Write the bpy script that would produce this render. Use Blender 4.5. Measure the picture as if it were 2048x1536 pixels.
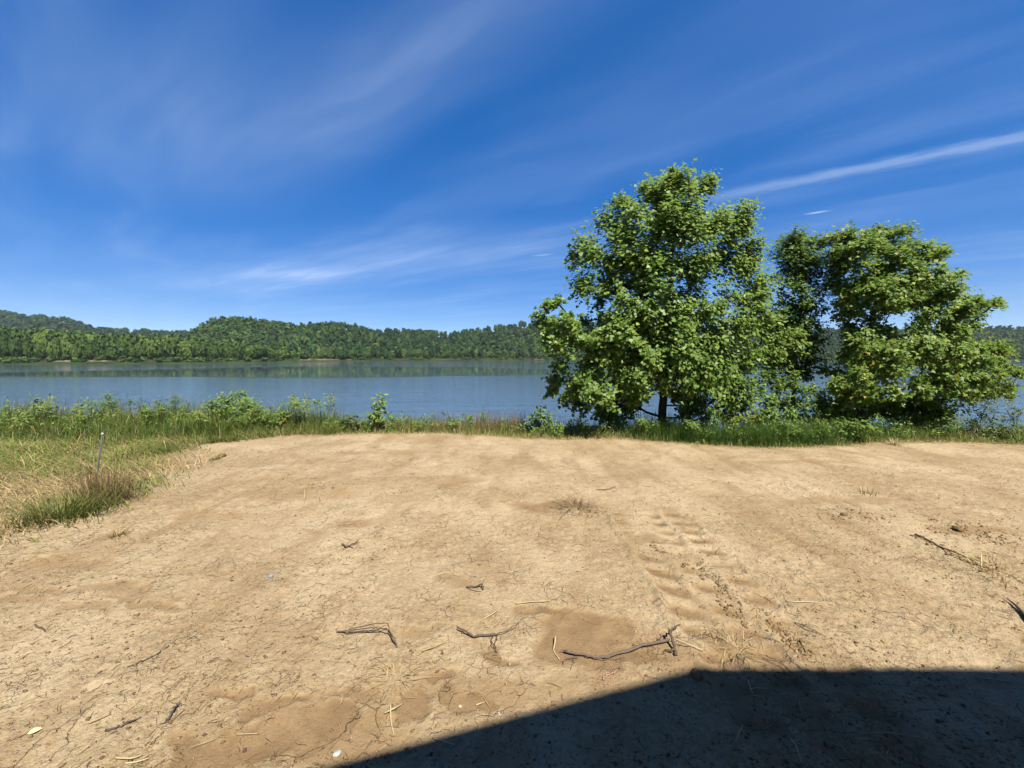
import bpy, math
import numpy as np
from mathutils import Vector

for o in list(bpy.data.objects):
    bpy.data.objects.remove(o)
scene = bpy.context.scene
COL = scene.collection
rng = np.random.default_rng(11)

# ------------------------------------------------------------------ camera
F = 780.0                      # focal length in photo pixels (2048 wide)
PITCH = math.atan(54 / F)      # a little downwards
CAM_H = 1.70
cam = bpy.data.cameras.new('camera')
cam.sensor_width = 36
cam.lens = 36 * F / 2048
cam.clip_start = 0.02
cam.clip_end = 6000
cam_o = bpy.data.objects.new('camera', cam)
COL.objects.link(cam_o)
cam_o.location = (0, 0, CAM_H)
cam_o.rotation_euler = (math.pi / 2 - PITCH, 0, 0)
scene.camera = cam_o

# ------------------------------------------------------------------ sun and sky
SH = np.array([-0.28, 0.62])                       # shadow shift per metre of height
SUN_DIR = Vector((-SH[0], -SH[1], 1.0)).normalized()   # towards the sun
SUN_EL = math.asin(SUN_DIR.z)
SUN_AZ = math.atan2(SUN_DIR.x, SUN_DIR.y)
sun = bpy.data.lights.new('sun', 'SUN')
sun.energy = 5.0
sun.angle = math.radians(0.8)
sun.color = (1.0, 0.94, 0.84)
sun_o = bpy.data.objects.new('sun', sun)
COL.objects.link(sun_o)
sun_o.location = (20, -40, 60)
sun_o.rotation_euler = SUN_DIR.to_track_quat('Z', 'Y').to_euler()

world = bpy.data.worlds.new('World')
scene.world = world
world.use_nodes = True
scene.view_settings.view_transform = 'Standard'
scene.view_settings.look = 'None'
scene.view_settings.exposure = 1.5
scene.view_settings.gamma = 1.0
scene.view_settings.use_curve_mapping = False
scene.cycles.max_bounces = 8
scene.cycles.transparent_max_bounces = 8
scene.cycles.use_adaptive_sampling = True
scene.cycles.adaptive_threshold = 0.02
scene.cycles.use_denoising = True
scene.cycles.sample_clamp_indirect = 6


class NT:
    """small helper round a node tree"""
    def __init__(s, tree):
        s.t = tree
        s.t.nodes.clear()

    def n(s, kind, **kw):
        nd = s.t.nodes.new(kind)
        for k, v in kw.items():
            setattr(nd, k, v)
        return nd

    def put(s, sock, v):
        if isinstance(v, bpy.types.NodeSocket):
            s.t.links.new(v, sock)
        elif v is not None:
            sock.default_value = v

    def math(s, op, a, b=None, c=None, clamp=False):
        nd = s.n('ShaderNodeMath', operation=op, use_clamp=clamp)
        for i, v in enumerate((a, b, c)):
            if v is not None:
                s.put(nd.inputs[i], v)
        return nd.outputs[0]

    def mix(s, f, a, b, blend='MIX'):
        nd = s.n('ShaderNodeMix', data_type='RGBA', blend_type=blend)
        s.put(nd.inputs[0], f)
        for i, v in ((6, a), (7, b)):
            if not isinstance(v, bpy.types.NodeSocket):
                v = tuple(v) + (1,) if len(v) == 3 else v
            s.put(nd.inputs[i], v)
        return nd.outputs[2]

    def noise(s, vec, scale, detail=4, rough=.55, dist=0.0):
        nd = s.n('ShaderNodeTexNoise')
        s.put(nd.inputs['Vector'], vec)
        nd.inputs['Scale'].default_value = scale
        nd.inputs['Detail'].default_value = detail
        nd.inputs['Roughness'].default_value = rough
        nd.inputs['Distortion'].default_value = dist
        return nd.outputs[0]

    def mapping(s, vec, loc=(0, 0, 0), rot=(0, 0, 0), scale=(1, 1, 1)):
        nd = s.n('ShaderNodeMapping')
        s.put(nd.inputs[0], vec)
        nd.inputs[1].default_value = loc
        nd.inputs[2].default_value = rot
        nd.inputs[3].default_value = scale
        return nd.outputs[0]

    def ss(s, x, lo, hi):
        nd = s.n('ShaderNodeMapRange', interpolation_type='SMOOTHSTEP')
        s.put(nd.inputs[0], x)
        nd.inputs[1].default_value = lo
        nd.inputs[2].default_value = hi
        return nd.outputs[0]


def build_world():
    w = NT(world.node_tree)
    sky = w.n('ShaderNodeTexSky', sky_type='NISHITA')
    sky.sun_disc = False
    sky.sun_elevation = SUN_EL
    sky.sun_rotation = SUN_AZ
    sky.altitude = 300
    sky.air_density = 0.6
    sky.dust_density = 0.0
    sky.ozone_density = 2.5
    hs = w.n('ShaderNodeHueSaturation')
    hs.inputs['Saturation'].default_value = 2.0
    hs.inputs['Hue'].default_value = 0.516
    gm = w.n('ShaderNodeGamma')
    gm.inputs[1].default_value = .54
    w.put(gm.inputs[0], sky.outputs[0])
    hs.inputs['Value'].default_value = 2.3
    w.put(hs.inputs['Color'], gm.outputs[0])
    base = hs.outputs[0]
    # thin cirrus on a flat high layer: direction projected on a plane overhead
    tc = w.n('ShaderNodeTexCoord').outputs['Generated']
    sep = w.n('ShaderNodeSeparateXYZ')
    w.put(sep.inputs[0], tc)
    z = w.math('MAXIMUM', sep.outputs[2], 0.03)
    px = w.math('DIVIDE', sep.outputs[0], z)
    py = w.math('DIVIDE', sep.outputs[1], z)
    cmb = w.n('ShaderNodeCombineXYZ')
    w.put(cmb.inputs[0], px)
    w.put(cmb.inputs[1], py)
    p = cmb.outputs[0]
    rot = w.mapping(p, rot=(0, 0, math.radians(38)))      # streaks run along x now
    warp = w.noise(w.mapping(rot, scale=(.30, .55, 1)), 1.2, 3)
    cw = w.n('ShaderNodeCombineXYZ')
    w.put(cw.inputs[1], w.math('MULTIPLY', w.math('SUBTRACT', warp, .5), 0.8))
    va = w.n('ShaderNodeVectorMath', operation='ADD')
    w.put(va.inputs[0], rot)
    w.put(va.inputs[1], cw.outputs[0])
    rw = va.outputs[0]
    fine = w.noise(w.mapping(rw, scale=(.40, 2.4, 1)), 1.9, 6, .58)
    wide = w.noise(w.mapping(rw, loc=(3.1, 1.7, 0), scale=(.34, 1.25, 1)), 1.15, 4, .5)
    cover = w.noise(w.mapping(p, loc=(5.3, 2.2, 0), scale=(.5, .5, 1)), .8, 2)
    fib = w.math('MULTIPLY', w.ss(fine, .30, .78), w.ss(wide, .36, .70))
    body = w.math('ADD', w.math('MULTIPLY', fib, .045), w.math('MULTIPLY', w.ss(wide, .38, .72), .065))
    body = w.math('MULTIPLY', body, w.math('ADD', .35, w.math('MULTIPLY', w.ss(cover, .30, .60), .65)))

    def blob(cx, cy, ax, ay, ang, amt):
        m = w.mapping(p, loc=(0, 0, 0))
        v = w.n('ShaderNodeVectorMath', operation='SUBTRACT')
        w.put(v.inputs[0], m)
        v.inputs[1].default_value = (cx, cy, 0)
        m2 = w.mapping(v.outputs[0], rot=(0, 0, -ang), scale=(1, 1, 1))
        m3 = w.mapping(m2, scale=(1 / ax, 1 / ay, 0))
        ln = w.n('ShaderNodeVectorMath', operation='LENGTH')
        w.put(ln.inputs[0], m3)
        f = w.ss(ln.outputs['Value'], 1.0, 0.0)
        return w.math('MULTIPLY', w.math('MULTIPLY', f, w.math('ADD', .45, w.math('MULTIPLY', w.ss(fine, .25, .75), .55))), amt)
    for b in ((-2.55, 4.75, 1.2, .75, math.radians(-25), .26),
              (-3.7, 5.4, 2.6, 1.3, math.radians(-15), .16),
              (-.9, 4.1, 2.8, 1.1, math.radians(-22), .14),
              (-1.55, 1.85, 1.5, .95, math.radians(-38), .12),
              (-.65, 1.68, 1.15, .34, math.radians(-41), .10),
              (-.2, 1.35, 1.2, .30, math.radians(-38), .06),
              (.30, 3.91, .16, .05, math.radians(-20), .30),
              (2.12, 2.78, .10, .03, math.radians(-30), .50)):
        body = w.math('ADD', body, blob(*b))
    # long thin trail, a straight line on the same layer
    ang = math.atan2(-.64, 1.02)
    v = w.n('ShaderNodeVectorMath', operation='SUBTRACT')
    w.put(v.inputs[0], p)
    v.inputs[1].default_value = (1.32, 2.49, 0)
    tr = w.mapping(v.outputs[0], rot=(0, 0, -ang))
    st = w.n('ShaderNodeSeparateXYZ')
    w.put(st.inputs[0], tr)
    wob = w.math('MULTIPLY', w.math('SUBTRACT', w.noise(w.mapping(tr, scale=(2.5, 6, 1)), 2.2, 5, .6), .5), .16)
    d = w.math('ABSOLUTE', w.math('ADD', st.outputs[1], wob))
    line = w.ss(d, .12, .0)
    along = w.math('ADD', w.math('MULTIPLY', w.ss(st.outputs[0], -.3, .7), .75),
                   w.math('MULTIPLY', w.ss(st.outputs[0], -1.9, -1.0), .25))
    line = w.math('MULTIPLY', w.math('MULTIPLY', line, along), .17)
    line = w.math('MULTIPLY', line, w.ss(st.outputs[0], 4.5, 2.0))
    body = w.math('ADD', body, line, clamp=True)
    body = w.math('MULTIPLY', body, w.ss(sep.outputs[2], .03, .16))
    col = w.mix(body, base, (7.5, 8.6, 9.8))
    bg = w.n('ShaderNodeBackground')
    w.put(bg.inputs[0], col)
    bg.inputs[1].default_value = 0.05
    out = w.n('ShaderNodeOutputWorld')
    w.put(out.inputs[0], bg.outputs[0])


build_world()


# ------------------------------------------------------------------ helpers
def ray(u, v):
    x = (u - 1024) / F
    y = (768 - v) / F
    return np.array([x, math.cos(PITCH) + y * math.sin(PITCH), -math.sin(PITCH) + y * math.cos(PITCH)])


def gp(u, v, z=0.0):
    """where a photo pixel meets the level z"""
    d = ray(u, v)
    t = (z - CAM_H) / d[2]
    return d[0] * t, d[1] * t


def at(u, v, Y):
    """the point of a photo pixel at Y metres ahead"""
    d = ray(u, v)
    t = Y / d[1]
    return np.array([d[0] * t, Y, CAM_H + d[2] * t])


def tag(o, label=None, cat=None, group=None, kind=None):
    if label:
        o['label'] = label
    if cat:
        o['category'] = cat
    if group:
        o['group'] = group
    if kind:
        o['kind'] = kind
    return o


def empty(name, loc):
    o = bpy.data.objects.new(name, None)
    o.location = loc
    o.empty_display_size = .2
    COL.objects.link(o)
    return o


def mesh_np(name, V, T, colors=None, smooth=False, quads=False):
    V = np.asarray(V, dtype=np.float32).reshape(-1, 3)
    T = np.asarray(T, dtype=np.int32)
    k = 4 if quads else 3
    T = T.reshape(-1, k)
    me = bpy.data.meshes.new(name)
    me.vertices.add(len(V))
    me.vertices.foreach_set('co', V.ravel())
    me.loops.add(T.size)
    me.loops.foreach_set('vertex_index', T.ravel())
    me.polygons.add(len(T))
    me.polygons.foreach_set('loop_start', np.arange(0, T.size, k, dtype=np.int32))
    me.polygons.foreach_set('loop_total', np.full(len(T), k, dtype=np.int32))
    if smooth:
        me.polygons.foreach_set('use_smooth', np.ones(len(T), dtype=bool))
    me.update(calc_edges=True)
    if colors is not None:
        C = np.asarray(colors, dtype=np.float32)
        a = me.attributes.new('Col', 'FLOAT_COLOR', 'POINT')
        buf = np.ones((len(V), 4), dtype=np.float32)
        buf[:, :3] = C
        a.data.foreach_set('color', buf.ravel())
    return me


def obj(name, me, mat=None, parent=None, origin=None):
    o = bpy.data.objects.new(name, me)
    if mat is not None and not me.materials:
        me.materials.append(mat)
    COL.objects.link(o)
    if parent is not None:
        o.parent = parent
    return o


class MB:
    """collects triangles with a colour for each vertex"""
    def __init__(s):
        s.V, s.T, s.C, s.n = [], [], [], 0

    def add(s, V, T, C):
        V = np.asarray(V, float).reshape(-1, 3)
        C = np.asarray(C, float)
        if C.ndim == 1:
            C = np.tile(C, (len(V), 1))
        s.V.append(V)
        s.T.append(np.asarray(T, int).reshape(-1, 3) + s.n)
        s.C.append(C)
        s.n += len(V)

    def build(s, name, mat, parent=None, smooth=False, origin=(0, 0, 0)):
        V = np.concatenate(s.V) - np.asarray(origin)
        me = mesh_np(name, V, np.concatenate(s.T), np.concatenate(s.C), smooth)
        o = obj(name, me, mat, parent)
        if parent is None:
            o.location = origin
        return o


def unit(a):
    return a / np.maximum(np.linalg.norm(a, axis=-1, keepdims=True), 1e-9)


def tube(mb, pts, rad, col, sides=6, cap=True):
    P = np.asarray(pts, float)
    n = len(P)
    R = np.interp(np.linspace(0, 1, n), np.linspace(0, 1, len(np.atleast_1d(rad))), np.atleast_1d(rad))
    tng = unit(np.gradient(P, axis=0))
    ref = np.array([0.31, 0.22, .92])
    a = unit(np.cross(tng, ref))
    b = np.cross(tng, a)
    th = np.arange(sides) * 2 * math.pi / sides
    V = P[:, None, :] + R[:, None, None] * (a[:, None, :] * np.cos(th)[None, :, None] + b[:, None, :] * np.sin(th)[None, :, None])
    T = []
    for i in range(n - 1):
        for j in range(sides):
            k = (j + 1) % sides
            p, q, r, t = i * sides + j, i * sides + k, (i + 1) * sides + k, (i + 1) * sides + j
            T += [(p, q, r), (p, r, t)]
    V = V.reshape(-1, 3)
    if cap:
        V = np.vstack([V, P[0], P[-1]])
        m = n * sides
        for j in range(sides):
            k = (j + 1) % sides
            T += [(m, k, j), (m + 1, (n - 1) * sides + j, (n - 1) * sides + k)]
    mb.add(V, T, col)


def smooth_path(pts, n, jitter=0.0):
    P = np.asarray(pts, float)
    t = np.linspace(0, 1, len(P))
    tt = np.linspace(0, 1, n)
    # catmull-rom through the points
    out = []
    for x in tt:
        f = x * (len(P) - 1)
        i = min(int(f), len(P) - 2)
        u = f - i
        p0, p1, p2, p3 = P[max(i - 1, 0)], P[i], P[i + 1], P[min(i + 2, len(P) - 1)]
        out.append(.5 * ((2 * p1) + (-p0 + p2) * u + (2 * p0 - 5 * p1 + 4 * p2 - p3) * u * u + (-p0 + 3 * p1 - 3 * p2 + p3) * u ** 3))
    out = np.array(out)
    if jitter:
        out[1:-1] += rng.normal(0, jitter, out[1:-1].shape)
    return out


# value noise for the terrain
def _hash(ix, iy, seed):
    h = (ix.astype(np.int64) * 374761393 + iy.astype(np.int64) * 668265263 + seed * 1442695041) & 0xffffffff
    h = ((h ^ (h >> 13)) * 1274126177) & 0xffffffff
    h = h ^ (h >> 16)
    return (h & 0xffff) / 65535.0


def vnoise(x, y, seed=0):
    ix, iy = np.floor(x), np.floor(y)
    fx, fy = x - ix, y - iy
    fx = fx * fx * (3 - 2 * fx)
    fy = fy * fy * (3 - 2 * fy)
    a, b = _hash(ix, iy, seed), _hash(ix + 1, iy, seed)
    c, d = _hash(ix, iy + 1, seed), _hash(ix + 1, iy + 1, seed)
    return (a * (1 - fx) + b * fx) * (1 - fy) + (c * (1 - fx) + d * fx) * fy


def fbm(x, y, seed=0, oct=4, gain=.5):
    s, a, t = 0, 1, 0
    for i in range(oct):
        s = s + a * vnoise(x * 2.03 ** i + 13.7 * i, y * 2.03 ** i - 7.1 * i, seed + i)
        t += a
        a *= gain
    return s / t


def sstep(x, a, b):
    t = np.clip((x - a) / (b - a), 0, 1)
    return t * t * (3 - 2 * t)


# ------------------------------------------------------------------ materials
MATS = {}


def foliage_mat(name, trans=.35, rough=.5, spec=.35, back=None, var=.25, nscale=9.0, gain=.65):
    m = bpy.data.materials.new(name)
    m.use_nodes = True
    w = NT(m.node_tree)
    at_ = w.n('ShaderNodeAttribute', attribute_name='Col').outputs['Color']
    geo = w.n('ShaderNodeNewGeometry')
    tc = w.n('ShaderNodeTexCoord').outputs['Object']
    nz = w.noise(tc, nscale, 3)
    val = w.math('ADD', w.math('MULTIPLY', w.math('SUBTRACT', nz, .5), var * 2 * gain), gain)
    hs = w.n('ShaderNodeHueSaturation')
    w.put(hs.inputs['Value'], val)
    w.put(hs.inputs['Color'], at_)
    col = hs.outputs[0]
    if back:
        col = w.mix(w.math('MULTIPLY', geo.outputs['Backfacing'], back[3]), col, back[:3])
    pr = w.n('ShaderNodeBsdfPrincipled')
    w.put(pr.inputs['Base Color'], col)
    pr.inputs['Roughness'].default_value = rough
    pr.inputs['Specular IOR Level'].default_value = spec
    tr = w.n('ShaderNodeBsdfTranslucent')
    tcol = w.mix(.5, col, (1.0, 1.0, .25), 'MULTIPLY')
    hs2 = w.n('ShaderNodeHueSaturation')
    hs2.inputs['Value'].default_value = 1.5
    w.put(hs2.inputs['Color'], tcol)
    w.put(tr.inputs[0], hs2.outputs[0])
    mx = w.n('ShaderNodeMixShader')
    mx.inputs[0].default_value = trans
    w.put(mx.inputs[1], pr.outputs[0])
    w.put(mx.inputs[2], tr.outputs[0])
    out = w.n('ShaderNodeOutputMaterial')
    w.put(out.inputs[0], mx.outputs[0])
    return m


def plain_mat(name, rough=.8, spec=.25, metallic=0.0, nscale=40.0, var=.3, bump=.3, bscale=60.0, bdist=.004, stretch=(1, 1, 1), gain=.5):
    m = bpy.data.materials.new(name)
    m.use_nodes = True
    w = NT(m.node_tree)
    at_ = w.n('ShaderNodeAttribute', attribute_name='Col').outputs['Color']
    tc = w.mapping(w.n('ShaderNodeTexCoord').outputs['Object'], scale=stretch)
    nz = w.noise(tc, nscale, 4)
    hs = w.n('ShaderNodeHueSaturation')
    w.put(hs.inputs['Value'], w.math('ADD', w.math('MULTIPLY', w.math('SUBTRACT', nz, .5), var * 2 * gain), gain))
    w.put(hs.inputs['Color'], at_)
    pr = w.n('ShaderNodeBsdfPrincipled')
    w.put(pr.inputs['Base Color'], hs.outputs[0])
    pr.inputs['Roughness'].default_value = rough
    pr.inputs['Specular IOR Level'].default_value = spec
    pr.inputs['Metallic'].default_value = metallic
    bp = w.n('ShaderNodeBump')
    bp.inputs['Strength'].default_value = bump
    bp.inputs['Distance'].default_value = bdist
    w.put(bp.inputs['Height'], w.noise(tc, bscale, 4))
    w.put(pr.inputs['Normal'], bp.outputs[0])
    out = w.n('ShaderNodeOutputMaterial')
    w.put(out.inputs[0], pr.outputs[0])
    return m


M_LEAF = foliage_mat('tree_leaf', .38, .48, .26, back=(.20, .26, .12, .5), gain=.88)
M_MAPLE = foliage_mat('maple_leaf', .38, .50, .24, back=(.16, .21, .08, .35), gain=.88)
M_WEED = foliage_mat('weed_leaf', .34, .5, .22, gain=.8)
M_GRASS = foliage_mat('grass_blade', .30, .55, .20)
M_DRY = foliage_mat('dry_stalk', .12, .7, .12, gain=.60)
M_FAR = foliage_mat('far_foliage', .12, .75, .1, var=.35, nscale=.35, gain=.58)
M_BARK = plain_mat('bark', .9, .1, nscale=14, var=.45, bump=.8, bscale=30, bdist=.02, stretch=(1, 1, .25))
M_TWIG = plain_mat('dead_twig', .85, .15, nscale=60, var=.5, bump=.6, bscale=150, bdist=.003)
M_STONE = plain_mat('stone', .9, .1, nscale=60, var=.3, bump=.5, bscale=120, bdist=.003)
M_CLOD = plain_mat('dry_clod', .95, .05, nscale=50, var=.4, bump=.8, bscale=90, bdist=.006)
M_METAL = plain_mat('weathered_metal', .65, .3, metallic=.0, nscale=50, var=.4, bump=.2, bscale=90)
M_SIDING = plain_mat('wood_siding', .8, .2, nscale=6, var=.25, bump=.4, bscale=30, gain=.9)

# ------------------------------------------------------------------ ground
EDGE_X = [-40, -9.0, -6.6, -5.9, -4.96, -3.16, -1.37, .78, 2.29, 3.53, 4.84, 6.46, 7.6, 8.46, 9.67, 14, 40]
EDGE_Y = [7.3, 7.3, 7.45, 7.62, 8.28, 8.52, 8.48, 7.95, 7.85, 7.32, 7.17, 7.43, 7.63, 7.52, 7.40, 7.5, 7.5]
WATER_Z = -3.0


def edge(x):
    return np.interp(x, EDGE_X, EDGE_Y) + .16 * (fbm(x * 1.9, x * 0 + 3.3, 71, 3) - .5)


# damp stains, as pixels of the photograph turned into places on the ground
STAINS = []
for (u, v, ru, rv, a) in ((1170, 1255, 120, 42, 1), (1150, 1300, 120, 42, .9), (1235, 1320, 110, 36, .8), (1090, 1222, 70, 14, .9),
                          (900, 1368, 44, 18, 1), (930, 1408, 60, 28, .85), (825, 1412, 60, 30, .8), (650, 1440, 100, 42, .95),
                          (560, 1400, 90, 20, .8), (530, 1480, 150, 50, .9), (420, 1500, 110, 40, .8), (700, 1385, 60, 20, .6),
                          (470, 1388, 35, 14, .9), (840, 1265, 60, 12, .5), (985, 1300, 40, 14, .7), (1010, 1400, 60, 30, .4),
                          (1480, 1290, 120, 26, .6), (1380, 1340, 90, 22, .5), (720, 1045, 60, 12, .55), (560, 965, 120, 12, .4),
                          (880, 960, 120, 9, .4), (1110, 1012, 110, 12, .7), (1060, 1008, 60, 9, .5), (1290, 1075, 60, 12, .55),
                          (900, 1165, 40, 14, .5), (300, 1195, 130, 9, .6), (170, 1215, 80, 9, .5), (40, 1205, 60, 16, .5),
                          (1940, 1065, 110, 14, .6), (1700, 1000, 170, 9, .5), (1590, 925, 130, 6, .5), (760, 905, 130, 6, .4),
                          (1580, 1190, 90, 16, .3), (150, 1120, 160, 14, .45), (1000, 1385, 330, 50, .5), (620, 1470, 280, 75, .55), (1260, 1300, 170, 60, .5), (1450, 1210, 110, 70, .35), (1340, 1120, 80, 40, .3), (600, 985, 160, 14, .45), (180, 1180, 220, 14, .5), (420, 1030, 110, 12, .4), (640, 925, 150, 7, .35)):
    x0, y0 = gp(u, v)
    rx = ru / F * y0
    ry = abs(gp(u, v - rv)[1] - gp(u, v + rv)[1]) / 2
    STAINS.append((x0, y0, rx, ry, a))


def track_fields(x, y):
    """a lugged tyre run towards the water: depth, ridge and bare-lug masks"""
    cx = 1.50 + .05 * np.sin(y * .9) + .04 * (y - 2.5)
    run = sstep(y, 1.2, 1.8) * (1 - sstep(y, 4.0, 5.2))
    lug = np.zeros_like(x)
    rid = np.zeros_like(x)
    for k, off in enumerate((-.36, -.09, .20)):
        wv = (y * 4.6 + .5 * (k % 2) + 1.2 * (x - cx) + .5 * fbm(x * 2, y * 2, 35, 2) + .18 * np.sin(y * 3 + k)) % 1.0
        along = np.clip(1.25 - np.abs(wv - .5) * 3.0, 0, 1)
        across = np.clip(1 - (np.abs(x - cx - off) / .125) ** 4, 0, 1)
        lug = np.maximum(lug, along * across * (1, .95, .8)[k])
    for off in (-.50, -.225, .055, .36):
        rid = np.maximum(rid, np.clip(1 - (np.abs(x - cx - off - .02 * np.sin(y * 9 + off * 9)) / .045) ** 2, 0, 1))
    wob = np.clip(.60 + 2.2 * (fbm(x * 2.3, y * 2.3, 33, 3) - .42), 0, 1)
    return np.clip(lug * run * wob, 0, 1), np.clip(rid * run * wob, 0, 1)


def damp_field(x, y):
    wx = x + .34 * (fbm(x * 3.1, y * 3.1, 5, 4) - .5) + .10 * (fbm(x * 11, y * 11, 6, 3) - .5)
    wy = y + .34 * (fbm(x * 3.1 + 40, y * 3.1, 7, 4) - .5) + .10 * (fbm(x * 11 + 9, y * 11, 8, 3) - .5)
    d = np.zeros_like(x)
    for x0, y0, rx, ry, a in STAINS:
        q = np.sqrt(((wx - x0) / rx) ** 2 + ((wy - y0) / ry) ** 2)
        d = np.maximum(d, a * (1 - sstep(q, .45, 1.25)))
    return d


def thatch_field(x, y):
    """1 where flattened grass and straw cover the soil (left side and the far edge)"""
    e = edge(x)
    xb = -4.75 + .5 * (fbm(y * .9, y * 0 + 1.7, 21, 3) - .5) - 1.25 * sstep(y, 5.2, 7.8)
    left = 1 - sstep(x, xb - .9, xb + .5)
    left = left * sstep(y, 2.6, 3.8)
    far = sstep(y, e - .22, e + .15)
    return np.clip(np.maximum(left, far), 0, 1)


def crest(x):
    return np.maximum(edge(x), 7.6) + 1.25


def zground(x, y, fine=True):
    x = np.asarray(x, float)
    y = np.asarray(y, float)
    z = .10 * (fbm(x * .35, y * .35, 2, 2) - .5) * sstep(y, 2.5, 5)
    c = crest(x)
    d = np.clip(y - c, 0, None)
    z = z - np.where(d > 0, np.minimum(.45 * d * sstep(d, 0, 2.5), 4.4), 0)
    if not fine:
        return z
    near = (1 - sstep(y, 8.5, 11)) * (1 - sstep(np.abs(x), 14, 20))
    dm = damp_field(x, y)
    lug, rid = track_fields(x, y)
    rough = 1 - .75 * dm
    h = .030 * (fbm(x * 1.3, y * 1.3, 11, 3) - .5)
    h += .020 * (fbm(x * 4.5, y * 4.5, 12, 3) - .5)
    r = np.abs(fbm(x * 9, y * 9, 13, 3) - .5)
    h += rough * .022 * (.16 - r)
    h += rough * .014 * (fbm(x * 26, y * 26, 14, 3) - .5)
    clod = np.clip(fbm(x * 17, y * 17, 15, 2) - .62, 0, 1)
    h += rough * .050 * clod * sstep(fbm(x * .8, y * .8, 16, 2), .42, .62)
    h += -.008 * dm - .016 * lug + .017 * rid * (.4 + 1.2 * fbm(x * 30, y * 30, 17, 2))
    # older wheel lines on both sides
    for x0, am in ((3.72, .03), (3.35, -.02), (-3.45, -.03), (-3.05, .02), (2.75, .012), (-2.2, -.015), (-1.75, .012)):
        xc = x0 + .10 * np.sin(y * .7 + x0) + (0.10 * np.clip(y - 4, 0, 5) ** 1.6 if x0 < -1 else 0)
        h += am * np.exp(-((x - xc) / .07) ** 2) * (fbm(x * 6, y * 6, 18, 3) + .2) * sstep(y, 2.2, 2.9) * (1 - sstep(y, 6.5, 8))
    return z + h * near


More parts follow.
